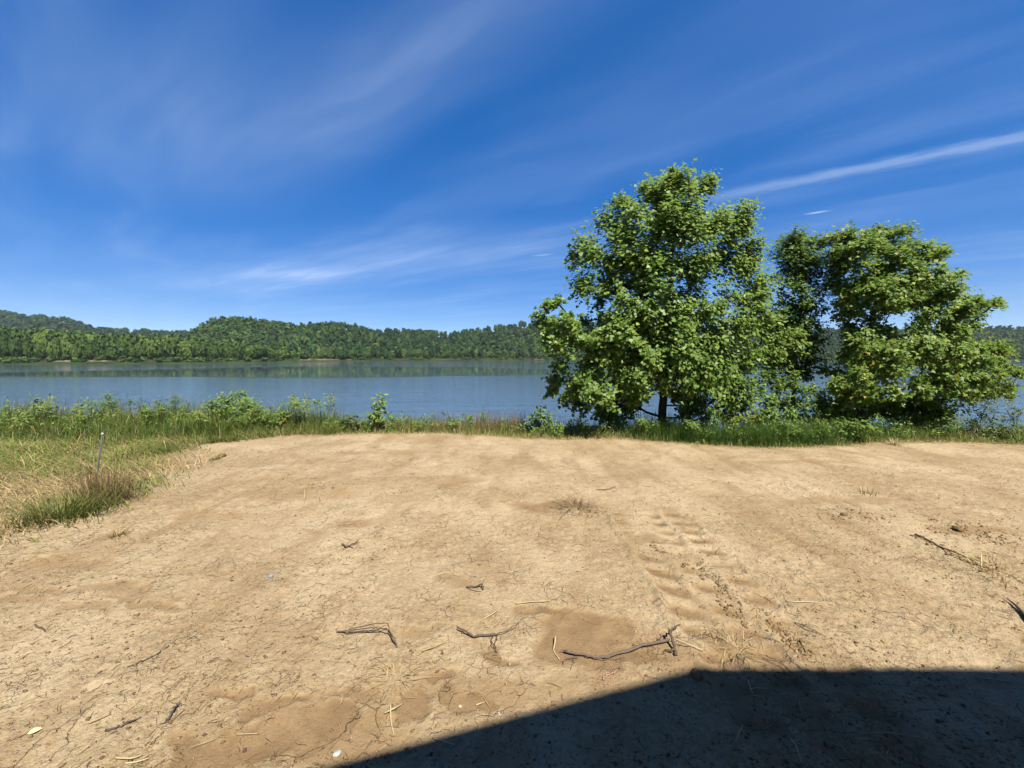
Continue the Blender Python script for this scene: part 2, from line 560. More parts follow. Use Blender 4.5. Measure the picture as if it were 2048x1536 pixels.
def build_ground():
    ys = np.concatenate([[-60, -25, -8, -3, -.5, .3, .7], np.geomspace(1.0, 9.7, 470), np.linspace(9.9, 17, 36), [19, 24, 40]])
    dense = np.linspace(-1, 1, 560)
    a = np.concatenate([[-14, -6, -3, -2, -1.5, -1.2, -1.08], dense, [1.08, 1.2, 1.5, 2, 3, 6, 14]])
    wd = np.clip(ys, .7, 20) * 1.42 + .35
    X = wd[:, None] * a[None, :]
    Y = np.repeat(ys[:, None], len(a), 1)
    Z = zground(X, Y)
    ny, nx = X.shape
    V = np.stack([X, Y, Z], -1).reshape(-1, 3)
    i = np.arange(ny * nx).reshape(ny, nx)
    Q = np.stack([i[:-1, :-1], i[:-1, 1:], i[1:, 1:], i[1:, :-1]], -1).reshape(-1, 4)
    me = mesh_np('ground', V, Q, None, True, quads=True)
    lug, rid = track_fields(X, Y)
    dm = np.maximum(damp_field(X, Y), lug * .95)
    th = thatch_field(X, Y)
    buf = np.ones((ny * nx, 4), np.float32)
    buf[:, 0] = dm.ravel()
    buf[:, 1] = th.ravel()
    buf[:, 2] = rid.ravel()
    at_ = me.attributes.new('Soil', 'FLOAT_COLOR', 'POINT')
    at_.data.foreach_set('color', buf.ravel())
    m = bpy.data.materials.new('dry_cracked_soil')
    m.use_nodes = True
    w = NT(m.node_tree)
    soil = w.n('ShaderNodeAttribute', attribute_name='Soil').outputs['Color']
    sp = w.n('ShaderNodeSeparateColor')
    w.put(sp.inputs[0], soil)
    damp, thatch, ridge = sp.outputs[0], sp.outputs[1], sp.outputs[2]
    p = w.n('ShaderNodeTexCoord').outputs['Object']
    big = w.noise(p, .9, 4, .55)
    midn = w.noise(p, 5.5, 5, .6)
    fine = w.noise(p, 38, 5, .65)
    grit = w.noise(p, 170, 3, .7)
    dry = w.mix(w.ss(big, .32, .68), (.330, .238, .120), (.475, .370, .215))
    dry = w.mix(w.math('MULTIPLY', w.ss(midn, .50, .74), .65), dry, (.29, .18, .085))
    dry = w.mix(w.math('MULTIPLY', w.ss(fine, .46, .66), .50), dry, (.50, .395, .26))
    dry = w.mix(w.math('MULTIPLY', w.ss(fine, .50, .32), .40), dry, (.24, .155, .075))
    rim = w.math('MULTIPLY', w.ss(damp, .12, .40), w.ss(damp, .75, .45))
    wet = w.mix(w.ss(midn, .35, .7), (.200, .128, .060), (.275, .182, .090))
    streaks = w.noise(w.mapping(p, loc=(2, 5, 0), rot=(0, 0, .08), scale=(1.5, .45, 1)), 1.6, 4, .6)
    dry = w.mix(w.math('MULTIPLY', w.ss(streaks, .47, .66), .50), dry, (.27, .175, .085))
    c = w.mix(w.ss(w.math('ADD', damp, w.math('ADD', w.math('MULTIPLY', w.math('SUBTRACT', midn, .5), .5), w.math('MULTIPLY', w.math('SUBTRACT', fine, .5), .5))), .08, .80), dry, wet)
    c = w.mix(w.math('MULTIPLY', rim, .15), c, (.37, .24, .11))
    speck = w.n('ShaderNodeTexVoronoi', feature='F1')
    w.put(speck.inputs['Vector'], p)
    speck.inputs['Scale'].default_value = 46
    sv = w.n('ShaderNodeSeparateColor')
    w.put(sv.inputs[0], speck.outputs['Color'])
    sm = w.math('MULTIPLY', w.ss(speck.outputs['Distance'], .30, .16), w.ss(sv.outputs[0], .66, .72))
    c = w.mix(w.math('MULTIPLY', sm, .62), c, (.14, .085, .042))
    sk2 = w.n('ShaderNodeTexVoronoi', feature='F1')
    w.put(sk2.inputs['Vector'], w.mapping(p, rot=(0, 0, .7), scale=(1, 2.6, 1)))
    sk2.inputs['Scale'].default_value = 21
    sv2 = w.n('ShaderNodeSeparateColor')
    w.put(sv2.inputs[0], sk2.outputs['Color'])
    sm2 = w.math('MULTIPLY', w.ss(sk2.outputs['Distance'], .22, .10), w.ss(sv2.outputs[0], .62, .68))
    c = w.mix(w.math('MULTIPLY', sm2, .50), c, (.16, .10, .05))
    c = w.mix(w.math('MULTIPLY', w.ss(grit, .55, .72), .35), c, (.52, .42, .29))
    tcol = w.mix(w.ss(w.noise(w.mapping(p, scale=(1, 3, 1)), 14, 5, .65), .35, .65), (.17, .115, .05), (.40, .30, .15))
    c = w.mix(w.math('MULTIPLY', w.ss(w.math('ADD', thatch, w.math('MULTIPLY', w.math('SUBTRACT', midn, .5), 1.2)), .25, .75), .85), c, tcol)
    # shrinkage cracks: two sizes of polygon, broken up by noise
    wv = w.n('ShaderNodeVectorMath', operation='ADD')
    w.put(wv.inputs[0], p)
    nv = w.n('ShaderNodeTexNoise')
    w.put(nv.inputs['Vector'], p)
    nv.inputs['Scale'].default_value = 7
    nv.inputs['Detail'].default_value = 4
    sc = w.n('ShaderNodeVectorMath', operation='SCALE')
    w.put(sc.inputs[0], nv.outputs['Color'])
    sc.inputs['Scale'].default_value = .13
    w.put(wv.inputs[1], sc.outputs[0])

    def cracks(scale, width, lo, hi, nsc):
        v = w.n('ShaderNodeTexVoronoi', feature='DISTANCE_TO_EDGE')
        w.put(v.inputs['Vector'], wv.outputs[0])
        v.inputs['Scale'].default_value = scale
        return w.math('MULTIPLY', w.ss(v.outputs['Distance'], width, 0), w.ss(w.noise(p, nsc, 3), lo, hi))
    ck1 = cracks(4.2, .013, .52, .64, 2.1)
    ck2 = cracks(13, .034, .52, .66, 3.3)
    ck = w.math('MAXIMUM', ck1, w.math('MULTIPLY', ck2, .7))
    hgt = w.math('ADD', w.math('MULTIPLY', w.noise(p, 55, 5, .62), .9), w.math('MULTIPLY', grit, .32))
    smooth_d = w.math('SUBTRACT', 1.0, w.math('MULTIPLY', damp, .62))
    hgt = w.math('MULTIPLY', hgt, smooth_d)
    hgt = w.math('SUBTRACT', hgt, w.math('MULTIPLY', ck, .75))
    bp = w.n('ShaderNodeBump')
    bp.inputs['Strength'].default_value = 1.0
    bp.inputs['Distance'].default_value = .016
    w.put(bp.inputs['Height'], hgt)
    c = w.mix(1.0, c, (.57, .572, .59), 'MULTIPLY')
    pr = w.n('ShaderNodeBsdfPrincipled')
    w.put(pr.inputs['Base Color'], c)
    pr.inputs['Roughness'].default_value = .95
    pr.inputs['Specular IOR Level'].default_value = .12
    w.put(pr.inputs['Normal'], bp.outputs[0])
    out = w.n('ShaderNodeOutputMaterial')
    w.put(out.inputs[0], pr.outputs[0])
    o = obj('ground', me, m)
    tag(o, 'bare tan clearing of dry cracked soil with tyre tracks', None, None, 'structure')


build_ground()


# ------------------------------------------------------------------ water
def build_water():
    V = [(-1500, 11, WATER_Z), (1500, 11, WATER_Z), (1500, 1400, WATER_Z), (-1500, 1400, WATER_Z)]
    me = mesh_np('water', V, [(0, 1, 2, 3)], None, False, True)
    m = bpy.data.materials.new('river_water')
    m.use_nodes = True
    w = NT(m.node_tree)
    p = w.n('ShaderNodeTexCoord').outputs['Object']
    sp = w.n('ShaderNodeSeparateXYZ')
    w.put(sp.inputs[0], p)
    # wind: ruffled sheets and calm lanes lying across the river
    lane = w.noise(w.mapping(p, scale=(.006, .035, 1)), 1.0, 4, .6)
    yy = w.math('ADD', sp.outputs[1], w.math('MULTIPLY', w.math('SUBTRACT', lane, .5), 45))
    x_ = sp.outputs[0]
    upper = w.math('ADD', 122, w.math('MULTIPLY', w.math('MULTIPLY', w.ss(x_, -165, -105), w.ss(x_, 40, -30)), 75))
    lower = w.math('ADD', 86, w.math('MULTIPLY', w.ss(x_, -45, 20), 18))
    calm = w.math('MULTIPLY', w.ss(w.math('SUBTRACT', yy, lower), -3, 6), w.ss(w.math('SUBTRACT', upper, yy), -6, 16))
    thin = w.math('MULTIPLY', w.ss(w.noise(w.mapping(p, loc=(4, 2, 0), scale=(.004, .05, 1)), 1.0, 3), .54, .62), w.ss(sp.outputs[1], 170, 200))
    calm = w.math('MAXIMUM', calm, w.math('MULTIPLY', thin, .6))
    patch = w.noise(w.mapping(p, loc=(9, 3, 0), scale=(.05, .09, 1)), 1.0, 4)
    amp = w.math('MULTIPLY', w.math('SUBTRACT', 1.0, w.math('MULTIPLY', calm, .97)), w.math('ADD', .55, w.math('MULTIPLY', patch, .9)))
    rip = w.math('ADD', w.noise(w.mapping(p, scale=(.55, 1.1, 1)), 2.1, 3, .55),
                 w.math('MULTIPLY', w.noise(w.mapping(p, scale=(.35, 1, 1)), .5, 2), 1.5))
    bp = w.n('ShaderNodeBump')
    bp.inputs['Distance'].default_value = .22
    w.put(bp.inputs['Strength'], w.math('MULTIPLY', amp, .23))
    w.put(bp.inputs['Height'], rip)
    pr = w.n('ShaderNodeBsdfPrincipled')
    pr.inputs['Base Color'].default_value = (.046, .070, .092, 1)
    pr.inputs['Roughness'].default_value = .04
    pr.inputs['IOR'].default_value = 1.40
    w.put(pr.inputs['Normal'], bp.outputs[0])
    out = w.n('ShaderNodeOutputMaterial')
    w.put(out.inputs[0], pr.outputs[0])
    tag(obj('water', me, m), 'wide calm blue river with darker still lanes', None, None, 'structure')


build_water()

# ------------------------------------------------------------------ far hills
SHORE_L = [(-700, 729), (0, 728), (300, 727), (500, 725.6), (560, 725), (600, 724.6)]
SHORE_R = [(300, 723.2), (560, 723.2), (690, 722.2), (900, 721.3), (1100, 720.6), (1500, 720.3), (2048, 720.8), (2800, 721.5)]
SKY_R = [(300, 690), (370, 672), (395, 657), (420, 644), (440, 637), (490, 635), (560, 645), (600, 647), (650, 645), (690, 645), (730, 655), (757, 662),
         (790, 657), (850, 660), (900, 664), (950, 658), (1000, 650), (1040, 645), (1100, 641), (1200, 645), (1350, 652), (1500, 655), (1670, 655),
         (1800, 657), (1920, 655), (1942, 657), (2022, 652), (2100, 655), (2400, 650), (2800, 652)]
SKY_L = [(-700, 640), (-300, 622), (0, 620), (40, 622), (55, 630), (100, 629), (150, 637), (180, 645), (205, 654), (280, 658), (390, 661), (520, 668), (700, 690)]


def shore_pt(tab, u):
    v = np.interp(u, [a for a, b in tab], [b for a, b in tab])
    d = ray(u, v)
    t = (WATER_Z - CAM_H) / d[2]
    return d[0] * t, d[1] * t


def far_mat(name, a, b, sc):
    m = bpy.data.materials.new(name)
    m.use_nodes = True
    w = NT(m.node_tree)
    p = w.n('ShaderNodeTexCoord').outputs['Object']
    c = w.mix(w.ss(w.noise(p, sc, 4), .4, .6), a, b)
    pr = w.n('ShaderNodeBsdfPrincipled')
    w.put(pr.inputs['Base Color'], c)
    pr.inputs['Roughness'].default_value = .95
    pr.inputs['Specular IOR Level'].default_value = .05
    out = w.n('ShaderNodeOutputMaterial')
    w.put(out.inputs[0], pr.outputs[0])
    return m


M_HILL = far_mat('forest_floor', (.012, .020, .008), (.02, .03, .01), .05)
M_SHORE = plain_mat('far_bank_soil', .95, .05, nscale=.4, var=.4, bump=.5, bscale=1.2, bdist=.3)

CROWNS = []


def crown_proto(n, core, seed, trunk=True, droop=.0):
    """a broad tree crown of unit radius, unit height: outward leaf clumps round a lumpy core"""
    r = np.random.default_rng(seed)
    lob = unit(r.normal(size=(9, 3)) + np.array([0, 0, .25])) * r.uniform(.25, .55, (9, 1))
    lob = np.vstack([lob, [[0, 0, 0]]])
    lr = np.concatenate([r.uniform(.42, .62, 9), [.62]])
    k = r.integers(0, len(lob), n)
    d = unit(r.normal(size=(n, 3)) + np.array([0, 0, .35]))
    P = lob[k] + d * lr[k][:, None] * r.uniform(.8, 1.08, (n, 1))
    nrm = unit(d + r.normal(0, .28, (n, 3)))
    s = core * r.uniform(.6, 1.35, n)
    a = unit(np.cross(nrm, r.normal(size=(n, 3))))
    b = np.cross(nrm, a)
    ang = np.array([0, 2.2, 4.1])
    V = P[:, None, :] + s[:, None, None] * (np.cos(ang)[None, :, None] * a[:, None, :] + np.sin(ang)[None, :, None] * b[:, None, :])
    T = np.arange(n * 3).reshape(n, 3)
    C = np.repeat(r.uniform(.75, 1.2, n), 3)
    return V.reshape(-1, 3), T, C


def ico(r, seed=0, rough=.15, sub=1):
    import bmesh
    bm = bmesh.new()
    bmesh.ops.create_icosphere(bm, subdivisions=sub, radius=1)
    bm.verts.ensure_lookup_table()
    V = np.array([v.co[:] for v in bm.verts])
    T = np.array([[v.index for v in f.verts] for f in bm.faces])
    bm.free()
    g = np.random.default_rng(seed)
    return V * (1 + g.normal(0, rough, (len(V), 1))) * r, T


def scatter_forest(name, pts, hts, rads, cols, n, core, label):
    protos = [crown_proto(n, core, 100 + i) for i in range(6)]
    iv, it = ico(.62, 4, .12)
    mb = MB()
    for i in range(len(pts)):
        V, T, C = protos[i % 6]
        a = rng.uniform(0, 6.28)
        ca, sa = math.cos(a), math.sin(a)
        R = np.array([[ca, -sa, 0], [sa, ca, 0], [0, 0, 1]])
        hz = hts[i] * .52
        sc = np.array([rads[i], rads[i], hz])
        ctr = np.array([pts[i][0], pts[i][1], pts[i][2] + hts[i] - hz * .95])
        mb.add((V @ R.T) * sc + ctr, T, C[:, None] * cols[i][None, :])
        mb.add((iv @ R.T) * sc + ctr, it, cols[i] * .75)  # core tinted darker, painting shade into the gaps between leaf clumps
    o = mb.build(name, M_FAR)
    tag(o, label, 'forest', None, 'stuff')
    return o


def green(light, n):
    """light 0..1: dark blue-green to bright yellow-green"""
    L = np.clip(light + rng.normal(0, .18, n), 0, 1)[:, None]
    a = np.array([.018, .054, .016])
    b = np.array([.135, .210, .040])
    return a + (b - a) * L


def hill_terrain(name, tab, sky, us, depth, tree_h, label, prof=1.6):
    """from the shore up to the ridge, as points on real distances; returns a sampler"""
    K = 26
    rows = []
    S = np.array([shore_pt(tab, u) for u in us])
    dirs = unit(S)
    dep = depth(us)
    top = []
    for i, u in enumerate(us):
        ridge = S[i] + dirs[i] * dep[i]
        v = np.interp(u, [a for a, b in sky], [b for a, b in sky])
        d = ray(u, v)
        t = ridge[1] / d[1]
        top.append(CAM_H + d[2] * t - tree_h)
    top = np.array(top)
    ks = np.concatenate([[-.06], np.linspace(0, 1, K), [1.25, 1.7]])
    X = S[:, None, 0] + dirs[:, None, 0] * dep[:, None] * ks[None, :]
    Y = S[:, None, 1] + dirs[:, None, 1] * dep[:, None] * ks[None, :]
    kk = np.clip(ks, 0, 1)[None, :]
    base = WATER_Z + 1.2
    f = (kk ** prof) * .55 + sstep(kk, 0, 1) * .45
    Z = base + (top[:, None] - base) * f
    Z += (fbm(X * .011, Y * .011, 50, 3) - .5) * 34 * np.minimum(kk * 4, 1) * (1 - kk)
    Z[:, 0] = WATER_Z - 1.5
    Z[:, -2] -= 12
    Z[:, -1] -= 60
    nu, nk = X.shape
    i = np.arange(nu * nk).reshape(nu, nk)
    Q = np.stack([i[:-1, :-1], i[1:, :-1], i[1:, 1:], i[:-1, 1:]], -1).reshape(-1, 4)
    me = mesh_np(name, np.stack([X, Y, Z], -1), Q, None, True, True)
    o = obj(name, me, M_HILL)
    tag(o, label, None, None, 'structure')

    def sample(uf, k):
        """uf: column as a fraction index, k: 0 shore .. 1 ridge"""
        i0 = np.clip(uf.astype(int), 0, nu - 2)
        fu = uf - i0
        kx = np.interp(k, ks, np.arange(nk))
        j0 = np.clip(kx.astype(int), 0, nk - 2)
        fk = kx - j0
        out = []
        for A in (X, Y, Z):
            a = A[i0, j0] * (1 - fu) + A[i0 + 1, j0] * fu
            b = A[i0, j0 + 1] * (1 - fu) + A[i0 + 1, j0 + 1] * fu
            out.append(a * (1 - fk) + b * fk)
        return np.stack(out, -1)
    return sample, X, Y


def build_hills():
    # hill across the water (centre to right)
    us = np.linspace(330, 2420, 140)
    smp, X, Y = hill_terrain('far_hill', SHORE_R, SKY_R, us,
                             lambda u: np.interp(u, [330, 700, 1100, 1500, 2420], [190, 230, 300, 300, 300]), 11.5,
                             'wooded hill rising from the far shore')
    n = 3700
    uf = rng.uniform(0, len(us) - 1.01, n)
    k = rng.uniform(.0, 1.0, n) ** .85
    P = smp(uf, k)
    uu = us[0] + uf / (len(us) - 1) * (us[-1] - us[0])
    h = rng.uniform(11, 17, n)
    lt = .17 + .55 * (fbm(P[:, 0] * .012, P[:, 1] * .012, 61, 3) - .35) - .16 * k
    lt += .10 * (uu < 620) - .06 * (uu > 760) - .05 * (uu > 1150)
    scatter_forest('far_forest', P, h, rng.uniform(4.2, 8.0, n), green(lt, n), 52, .29,
                   'dense dark green forest covering the far hill across the water')
    # the farther ridge at the left
    us2 = np.linspace(-260, 560, 60)
    tabl = [(a, 714 + 4.7 * F / 640) for a in (-700, 700)]
    smp2, X2, Y2 = hill_terrain('distant_ridge', tabl, SKY_L, us2, lambda u: np.full_like(u, 330.0), 11.0,
                                'higher wooded ridge behind the left shore')
    n = 1500
    uf = rng.uniform(0, len(us2) - 1.01, n)
    k = rng.uniform(.35, 1.0, n)
    P = smp2(uf, k)
    scatter_forest('ridge_forest', P, rng.uniform(10, 15, n), rng.uniform(5.5, 9, n), green(np.full(n, .06), n) * np.array([1.0, 1.0, 1.5]), 46, .30,  # blue boosted in the leaf colour as painted distance haze
                   'darker forest on the distant ridge at the left')
    # low flat land along the left shore, with its wood behind the front row
    us3 = np.linspace(-420, 600, 70)
    sky3 = [(a, 705) for a in (-900, 900)]
    smp3, X3, Y3 = hill_terrain('river_flat', SHORE_L, sky3, us3, lambda u: np.interp(u, [-420, 450, 600], [150, 120, 40]), 0.0,
                                'low wooded flat along the left shore', 1.0)
    n = 620
    uf = rng.uniform(0, len(us3) - 1.01, n)
    k = rng.uniform(.08, 1.0, n)
    P = smp3(uf, k)
    P[:, 2] = np.minimum(P[:, 2], -1.0)
    uu = us3[0] + uf / (len(us3) - 1) * (us3[-1] - us3[0])
    hmax = np.interp(uu, [-420, 60, 200, 400, 470, 560, 600], [27, 25.5, 23, 20.5, 17, 12, 8])
    lt = .50 + .25 * (fbm(P[:, 0] * .03, P[:, 1] * .03, 62, 3) - .5) + .15 * (uu > 60) * (uu < 230)
    scatter_forest('flat_forest', P, hmax * rng.uniform(.82, 1.0, n), rng.uniform(4.5, 7, n), green(lt, n), 120, .22,
                   'sunlit wood on the low flat behind the left shore trees')
    # earth bank exposed along the water line
    for nm, tab, u0, u1, hh, lab in (('shore_bank', SHORE_L, -420, 600, 2.3, 'strip of bare earth bank under the left shore trees'),
                                     ('shore_bank', SHORE_R, 560, 2420, 2.6, 'thin strip of pale bank under the far hill')):
        ub = np.linspace(u0, u1, 420)
        S = np.array([shore_pt(tab, u) for u in ub])
        dr = unit(S)
        prof = [(-.8, -1.2), (-.3, .35), (.6, .55), (2.2, .95), (8, 1.0)]
        V = []
        for a, b in prof:
            nz = .6 + .9 * fbm(ub * .05, ub * 0, 64, 3)
            V.append(np.stack([S[:, 0] + dr[:, 0] * a * 1.5, S[:, 1] + dr[:, 1] * a * 1.5, WATER_Z + b * hh * (nz if b > 0 else nz * 0 + 1)], -1))
        V = np.array(V)
        i = np.arange(V.shape[0] * V.shape[1]).reshape(V.shape[:2])
        Q = np.stack([i[:-1, :-1], i[:-1, 1:], i[1:, 1:], i[1:, :-1]], -1).reshape(-1, 4)
        sand = np.zeros(len(ub))
        for s0, s1 in ((105, 142), (180, 240), (592, 620), (634, 700), (1072, 1090), (830, 838), (880, 886)):
            sand = np.maximum(sand, sstep(ub, s0 - 6, s0 + 4) * (1 - sstep(ub, s1 - 4, s1 + 6)))
        sand = sand * np.clip(.5 + 1.6 * (fbm(ub * .11, ub * 0 + 4, 66, 3) - .35), 0, 1)
        Cb = np.array([.050, .055, .026])[None, :] + sand[:, None] * np.array([.14, .105, .065])[None, :]
        tag(obj(nm, mesh_np(nm, V, Q, np.tile(Cb, (len(prof), 1)), True, True), M_SHORE), lab, None, None, 'structure')
    # front row along both shores: single trees with trunk and crown
    protos = {}
    for kind in range(8):
        light = (.62, .48, .36, .56, .42, .70, .50, .30)[kind]
        V, T, C = crown_proto(520, .155, 300 + kind)
        iv, it = ico(.60, 40 + kind, .15)
        col = green(np.array([light]), 1)[0]
        mb = MB()
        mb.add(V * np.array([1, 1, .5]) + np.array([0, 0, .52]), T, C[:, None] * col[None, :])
        mb.add(iv * np.array([1, 1, .5]) + np.array([0, 0, .52]), it, col * .8)  # inner core painted darker, like shade deep in the crown
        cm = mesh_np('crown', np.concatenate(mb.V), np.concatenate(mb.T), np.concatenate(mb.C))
        cm.materials.append(M_FAR)
        mt = MB()
        tube(mt, [(0, 0, -.08), (.02, .0, .2), (.0, .02, .45), (.03, .0, .7)], [.045, .03, .015], (.10, .085, .065), 6)
        tm = mesh_np('trunk', np.concatenate(mt.V), np.concatenate(mt.T), np.concatenate(mt.C))
        tm.materials.append(M_BARK)
        protos[kind] = (cm, tm)

    def shore_tree(u, tab, back, h, rad, kind, label, group):
        S = np.array(shore_pt(tab, u))
        d = unit(S)
        q = S + d * back
        r = empty('shore_tree', (q[0], q[1], WATER_Z + 1.0))
        r.rotation_euler = (0, 0, rng.uniform(0, 6.28))
        r.scale = (rad, rad, h)
        tag(r, label, 'tree', group)
        cm, tm = protos[kind]
        for nm, me in (('crown', cm), ('trunk', tm)):
            o = obj(nm, me, None, r)
            if nm == 'crown':
                o['kind'] = 'stuff'
    for u in np.arange(-150, 590, 15.0):
        u = u + rng.uniform(-5, 5)
        h = np.interp(u, [-150, 60, 200, 400, 470, 560, 600], [25, 24, 20, 18, 16, 13, 9]) * rng.uniform(.62, 1.0)
        shore_tree(u, SHORE_L, rng.uniform(3, 12), h, rng.uniform(3.2, 5.6), int(rng.integers(0, 7)),
                   'leafy tree in the front row along the left far shore', 'front row trees of the left far shore')
    for u in np.arange(585, 1150, 13.0):
        u = u + rng.uniform(-5, 5)
        shore_tree(u, SHORE_R, rng.uniform(3, 14), rng.uniform(9, 16), rng.uniform(4.0, 6.6), int(rng.integers(0, 8)),
                   'leafy tree at the foot of the middle hill, on the water line', 'water line trees of the middle hill')
    for u in list(np.arange(1550, 1700, 16.0)) + list(np.arange(1870, 2090, 14.0)):
        u = u + rng.uniform(-5, 5)
        shore_tree(u, SHORE_R, rng.uniform(3, 14), rng.uniform(11, 17), rng.uniform(4.5, 7), int(rng.choice([2, 7, 4])),
                   'dark tree on the far shore seen past the right hand trees', 'dark far shore trees at the right')
    # low bushes hanging over the banks
    n = 520
    ub = rng.uniform(-200, 2150, n)
    P, h, rd = [], [], []
    for u in ub:
        tab = SHORE_L if u < 595 else SHORE_R
        sand = (105 < u < 142 or 180 < u < 240 or 590 < u < 622 or 632 < u < 705 or 1075 < u < 1090)
        S = np.array(shore_pt(tab, u))
        q = S + unit(S) * (rng.uniform(4, 9) if sand else rng.uniform(.2, 4.5))
        P.append((q[0], q[1], WATER_Z - .1 + (1.6 if sand else 0)))
        h.append(rng.uniform(2.5, 6))
        rd.append(rng.uniform(2.0, 4.0))
    scatter_forest('shore_bushes', np.array(P), h, rd, green(np.full(n, .32), n), 40, .34, 'low bushes crowding the far water line')


build_hills()

# ------------------------------------------------------------------ leaves and trees
def leaf_template(right, cup=.10, centre=.38):
    R = np.array(right, float)
    L = R[1:-1][::-1] * np.array([-1, 1])
    out = np.vstack([R, L])
    z = cup * (np.abs(out[:, 0]) - .25) - .10 * (out[:, 1] - .4) ** 2
    V = np.vstack([[0, centre, -.03], np.column_stack([out, z])])
    n = len(out)
    T = [(0, 1 + i, 1 + (i + 1) % n) for i in range(n)]
    return V, np.array(T)


LEAF_SYC = leaf_template([(0, 0), (.54, .22), (.34, .58), (0, 1)])
LEAF_MAP = leaf_template([(0, 0), (.46, .34), (.20, .52), (0, 1)], .2)
LEAF_OVA = leaf_template([(0, 0), (.20, .18), (.27, .45), (.16, .78), (0, 1)], .35)
LEAF_LAN = leaf_template([(0, 0), (.07, .2), (.085, .5), (.05, .8), (0, 1)], .8)


def leaves(mb, tm, P, N, D, S, C):
    V, T = tm
    N = unit(N)
    D = unit(D - (D * N).sum(1, keepdims=True) * N)
    X = np.cross(D, N)
    S = np.asarray(S)[:, None, None]
    W = P[:, None, :] + S * (V[None, :, 0, None] * X[:, None, :] + V[None, :, 1, None] * D[:, None, :] + V[None, :, 2, None] * N[:, None, :])
    n = len(P)
    TT = (T[None] + (np.arange(n) * len(V))[:, None, None]).reshape(-1, 3)
    mb.add(W.reshape(-1, 3), TT, np.repeat(C, len(V), 0))


def pick(cols, n, jit=.12):
    cols = np.array(cols, float)
    k = rng.integers(0, len(cols), n)
    k2 = rng.integers(0, len(cols), n)
    f = rng.uniform(0, 1, (n, 1))
    c = cols[k] * f + cols[k2] * (1 - f)
    return np.clip(c * rng.normal(1, jit, (n, 1)), .004, .9)


def lobe_leaves(mb, tm, c, r, n, size, cols, outc, up=.9, droop=.25, spread=(1, 1, 1), twigs=None, tip=None, tipcol=None):
    """leaves on small twigs inside one clump round c"""
    nt = int(np.clip(n // 9, 5, 16))
    dirs = unit(rng.normal(size=(nt, 3)) + np.array([0, -.15, .35]))
    tips = c + dirs * r * rng.uniform(.25, 1.30, (nt, 1)) * np.array(spread)
    k = rng.integers(0, nt, n)
    f = rng.uniform(.25, 1.05, (n, 1))
    P = c + (tips[k] - c) * f + rng.normal(0, 1, (n, 3)) * max(size * .42, r * .22)
    out = unit(P - outc)
    N = up * np.array([.12, -.42, .92]) + .55 * out + rng.normal(0, .48, (n, 3))
    D = unit(tips[k] - c) + .5 * out + np.array([0, 0, -droop]) + rng.normal(0, .45, (n, 3))
    C = pick(cols, n)
    if tip is not None:
        sel = (f[:, 0] > .93) & (rng.uniform(size=n) < tip)
        C[sel] = pick(tipcol, int(sel.sum()))
    leaves(mb, tm, P, N, D, size * rng.uniform(.5, 1.25, n), C)
    if twigs is not None:
        for t in tips[::2]:
            m = (c + t) / 2 + rng.normal(0, .02, 3)
            tube(twigs, [c, m, t], [.0045, .0018], (.075, .06, .042), 3, False)


